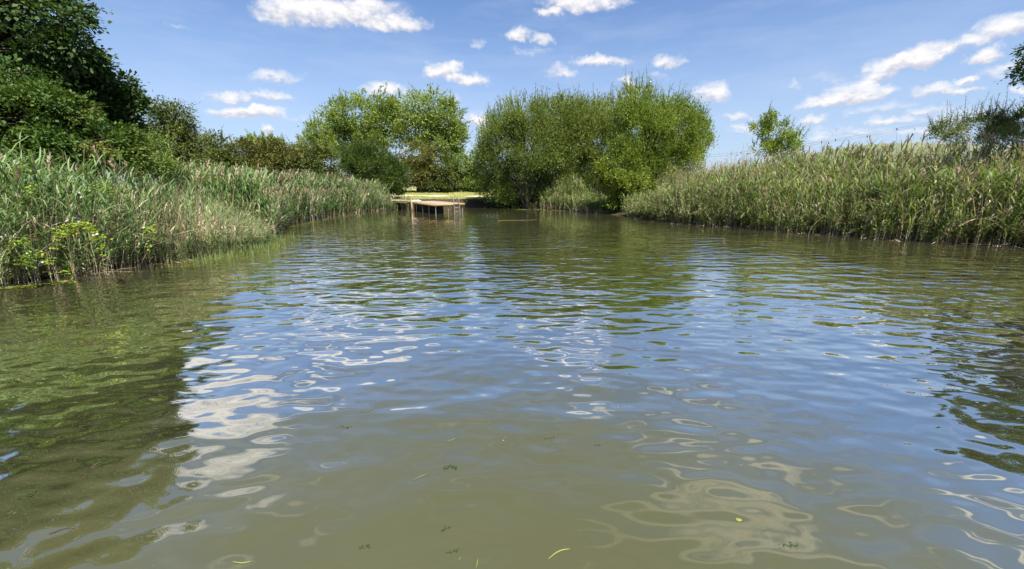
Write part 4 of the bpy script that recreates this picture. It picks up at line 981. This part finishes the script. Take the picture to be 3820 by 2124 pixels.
for pts, wd, mt, lb in [([(1664, 1653), (1688, 1642), (1712, 1637)], .007, 'pale_blade', 'short pale grass blade floating near the middle of the water'),
        ([(1536, 1796), (1570, 1779), (1603, 1769)], .007, 'pale_blade', 'curved pale grass blade floating left of the dark weed sprig'),
        ([(2043, 2091), (2075, 2063), (2105, 2052), (2133, 2051)], .012, 'yellow_blade', 'largest bright yellow-green blade floating at the bottom'),
        ([(1777, 2124), (1780, 2103), (1784, 2085)], .007, 'yellow_blade', 'upright yellow-green blade floating at the bottom edge'),
        ([(1712, 2092), (1716, 2086), (1719, 2080)], .006, 'pale_blade', 'tiny pale blade floating beside the four-leaved weed'),
        ([(865, 2098), (905, 2104), (948, 2095)], .010, 'yellow_blade', 'yellow-green blade floating at bottom left of the picture'),
        ([(1345, 1540), (1370, 1536), (1392, 1528)], .006, 'pale_blade', 'thin pale blade floating farthest up the near water, left of middle'),
        ([(1978, 1491), (1998, 1500), (2016, 1508)], .006, 'pale_blade', 'thin whitish blade floating right of the middle'),
        ([(3370, 1653), (3385, 1654), (3400, 1659)], .008, 'yellow_blade', 'short yellow blade floating alone at the right')]:
    strip('grass_blade', lb, 'grass blade', pts, [wd * .3, wd * .65, wd * .65, wd * .15], mt, BG)
for c, rr, lb in [((2755, 1940), .022, 'small bright yellow leaf floating in the cloud reflection at the right'), ((1878, 1645), .009, 'tiny yellow leaf floating near the middle of the water')]:
    p = W(*c); r = np.random.default_rng(int(c[0])); th = np.arange(9) * 2 * pi / 9; rad = rr * r.uniform(.6, 1.15, 9)
    v = np.concatenate([[p + K * .012], p + np.stack([np.cos(th) * rad, np.sin(th) * rad * .8, np.full(9, .005)], -1)])
    g = Geo(); g.add(v, [[0, 1 + k, 1 + (k + 1) % 9] for k in range(9)]); tag(build(g, 'floating_leaf', [M['yellow_blade']], origin=p), lb, 'leaf', 'yellow leaves floating on the water')
def twig(lb, pts, r0, mat='twig', name='twig', group=None):
    p = np.array([W(*q) for q in pts]); p[:, 2] = r0 * .3 ; t = np.linspace(0, len(p) - 1, 7); q = np.stack([np.interp(t, np.arange(len(p)), p[:, k]) for k in range(3)], -1)
    rr_ = np.random.default_rng(len(lb)); q[1:-1] += rr_.normal(0, r0 * .5, (5, 3)) * np.array([1, 1, .2])
    root = empty(name, q[3], lb, name, group); g = Geo(); tube(g, q, np.linspace(r0, r0 * .5, 7), 6); build(g, 'shaft', [M[mat]], root, smooth=True)
    if name == 'stick': return
    g = Geo(); d = unit(q[-1] - q[0]); s = np.cross(d, K); L = np.linalg.norm(q[-1] - q[0]) * .3
    tube(g, [q[4], q[4] + (d + s * .5) * L * .5 + K * r0, q[4] + (d + s * .35) * L + K * r0], [r0 * .6, r0 * .5, r0 * .3], 5); build(g, 'side_shoot', [M[mat if mat != 'twig' else 'stick']], root)
twig('dark forked twig floating near the left edge below the cloud reflection', [(296, 1780), (325, 1756), (364, 1728)], .006)
twig('long straight dark twig floating at the lower left', [(185, 1994), (245, 1974), (302, 1962)], .0055)
twig('long orange-brown stick floating far off in front of the willow', [(1858, 824), (1900, 823), (1960, 822), (2002, 820)], .015, 'stick', 'stick')
def sprig(lb, c, size, n, mat='water_weed', seed=0, el_=1.0):
    """submerged sprig breaking the surface: a bent stem set with leaves"""
    r = np.random.default_rng(seed); p = W(*c); root = empty('weed_sprig', p, lb, 'water weed', 'sprigs of water weed floating on the near water')
    m = 7; th = r.uniform(-.4, .4); ax = np.array([cos(th), sin(th) * el_, 0]); s = np.linspace(-.5, .5, m)[:, None]
    q = p + ax * s * size + np.array([-ax[1], ax[0], 0]) * (r.normal(0, .12, (m, 1)) * size) + K * .004
    tg = Geo(); tube(tg, q, .0025, 4, 0, .5, False); build(tg, 'stem', [M[mat]], root)
    k = n; a = r.integers(0, m, k); P = q[a] + r.normal(0, .07, (k, 3)) * size * np.array([1, 1, 0]) + K * r.uniform(.001, .012, k)[:, None]
    yaw = r.uniform(0, 2 * pi, k); d = np.stack([np.cos(yaw), np.sin(yaw), r.uniform(0, .25, k)], -1); ln = size * r.uniform(.10, .24, k)
    g = Geo(); leaf_quads(g, P, d, np.array([[0, 0, 1.]]) + r.normal(size=(k, 3)) * .25, ln, ln * .45, 0, r.random(k)); build(g, 'leaves', [M[mat]], root)
for k, (c, sz, n, mt, lb) in enumerate([((1682, 1746), .10, 34, 'water_weed', 'dark green weed sprig in the middle of the near water'),
        ((1662, 1975), .055, 26, 'water_weed', 'small dark weed tuft below the middle sprig'),
        ((1686, 2060), .07, 13, 'water_weed', 'four-leaved dark weed sprig at the bottom, left of the upright blade'),
        ((1358, 2045), .06, 18, 'water_weed', 'faint green weed tuft at the bottom, left of the four-leaved sprig'),
        ((1283, 1595), .10, 18, 'brown_weed', 'dim brown weed tuft left of the middle, beside pale cloud reflections'),
        ((2052, 1638), .085, 22, 'brown_weed', 'reddish brown weed scrap right of the middle'),
        ((2228, 1662), .05, 12, 'water_weed', 'dark scrap of weed just right of the reddish one'),
        ((2948, 2035), .10, 14, 'water_weed', 'spidery dark weed in the cloud reflection at lower right'),
        ((95, 1852), .10, 26, 'water_weed', 'bright-edged green weed at the left photo edge'),
        ((40, 1582), .12, 20, 'water_weed', 'dark weed lump at the left photo edge above the green one'),
        ((3688, 1507), .08, 8, 'water_weed', 'small dark scrap floating at the right, by the tree reflection')]):
    sprig(lb, c, sz, n, mt, 200 + k)
print('LEAVES', LEAVES, 'REED TRIS', REEDS)
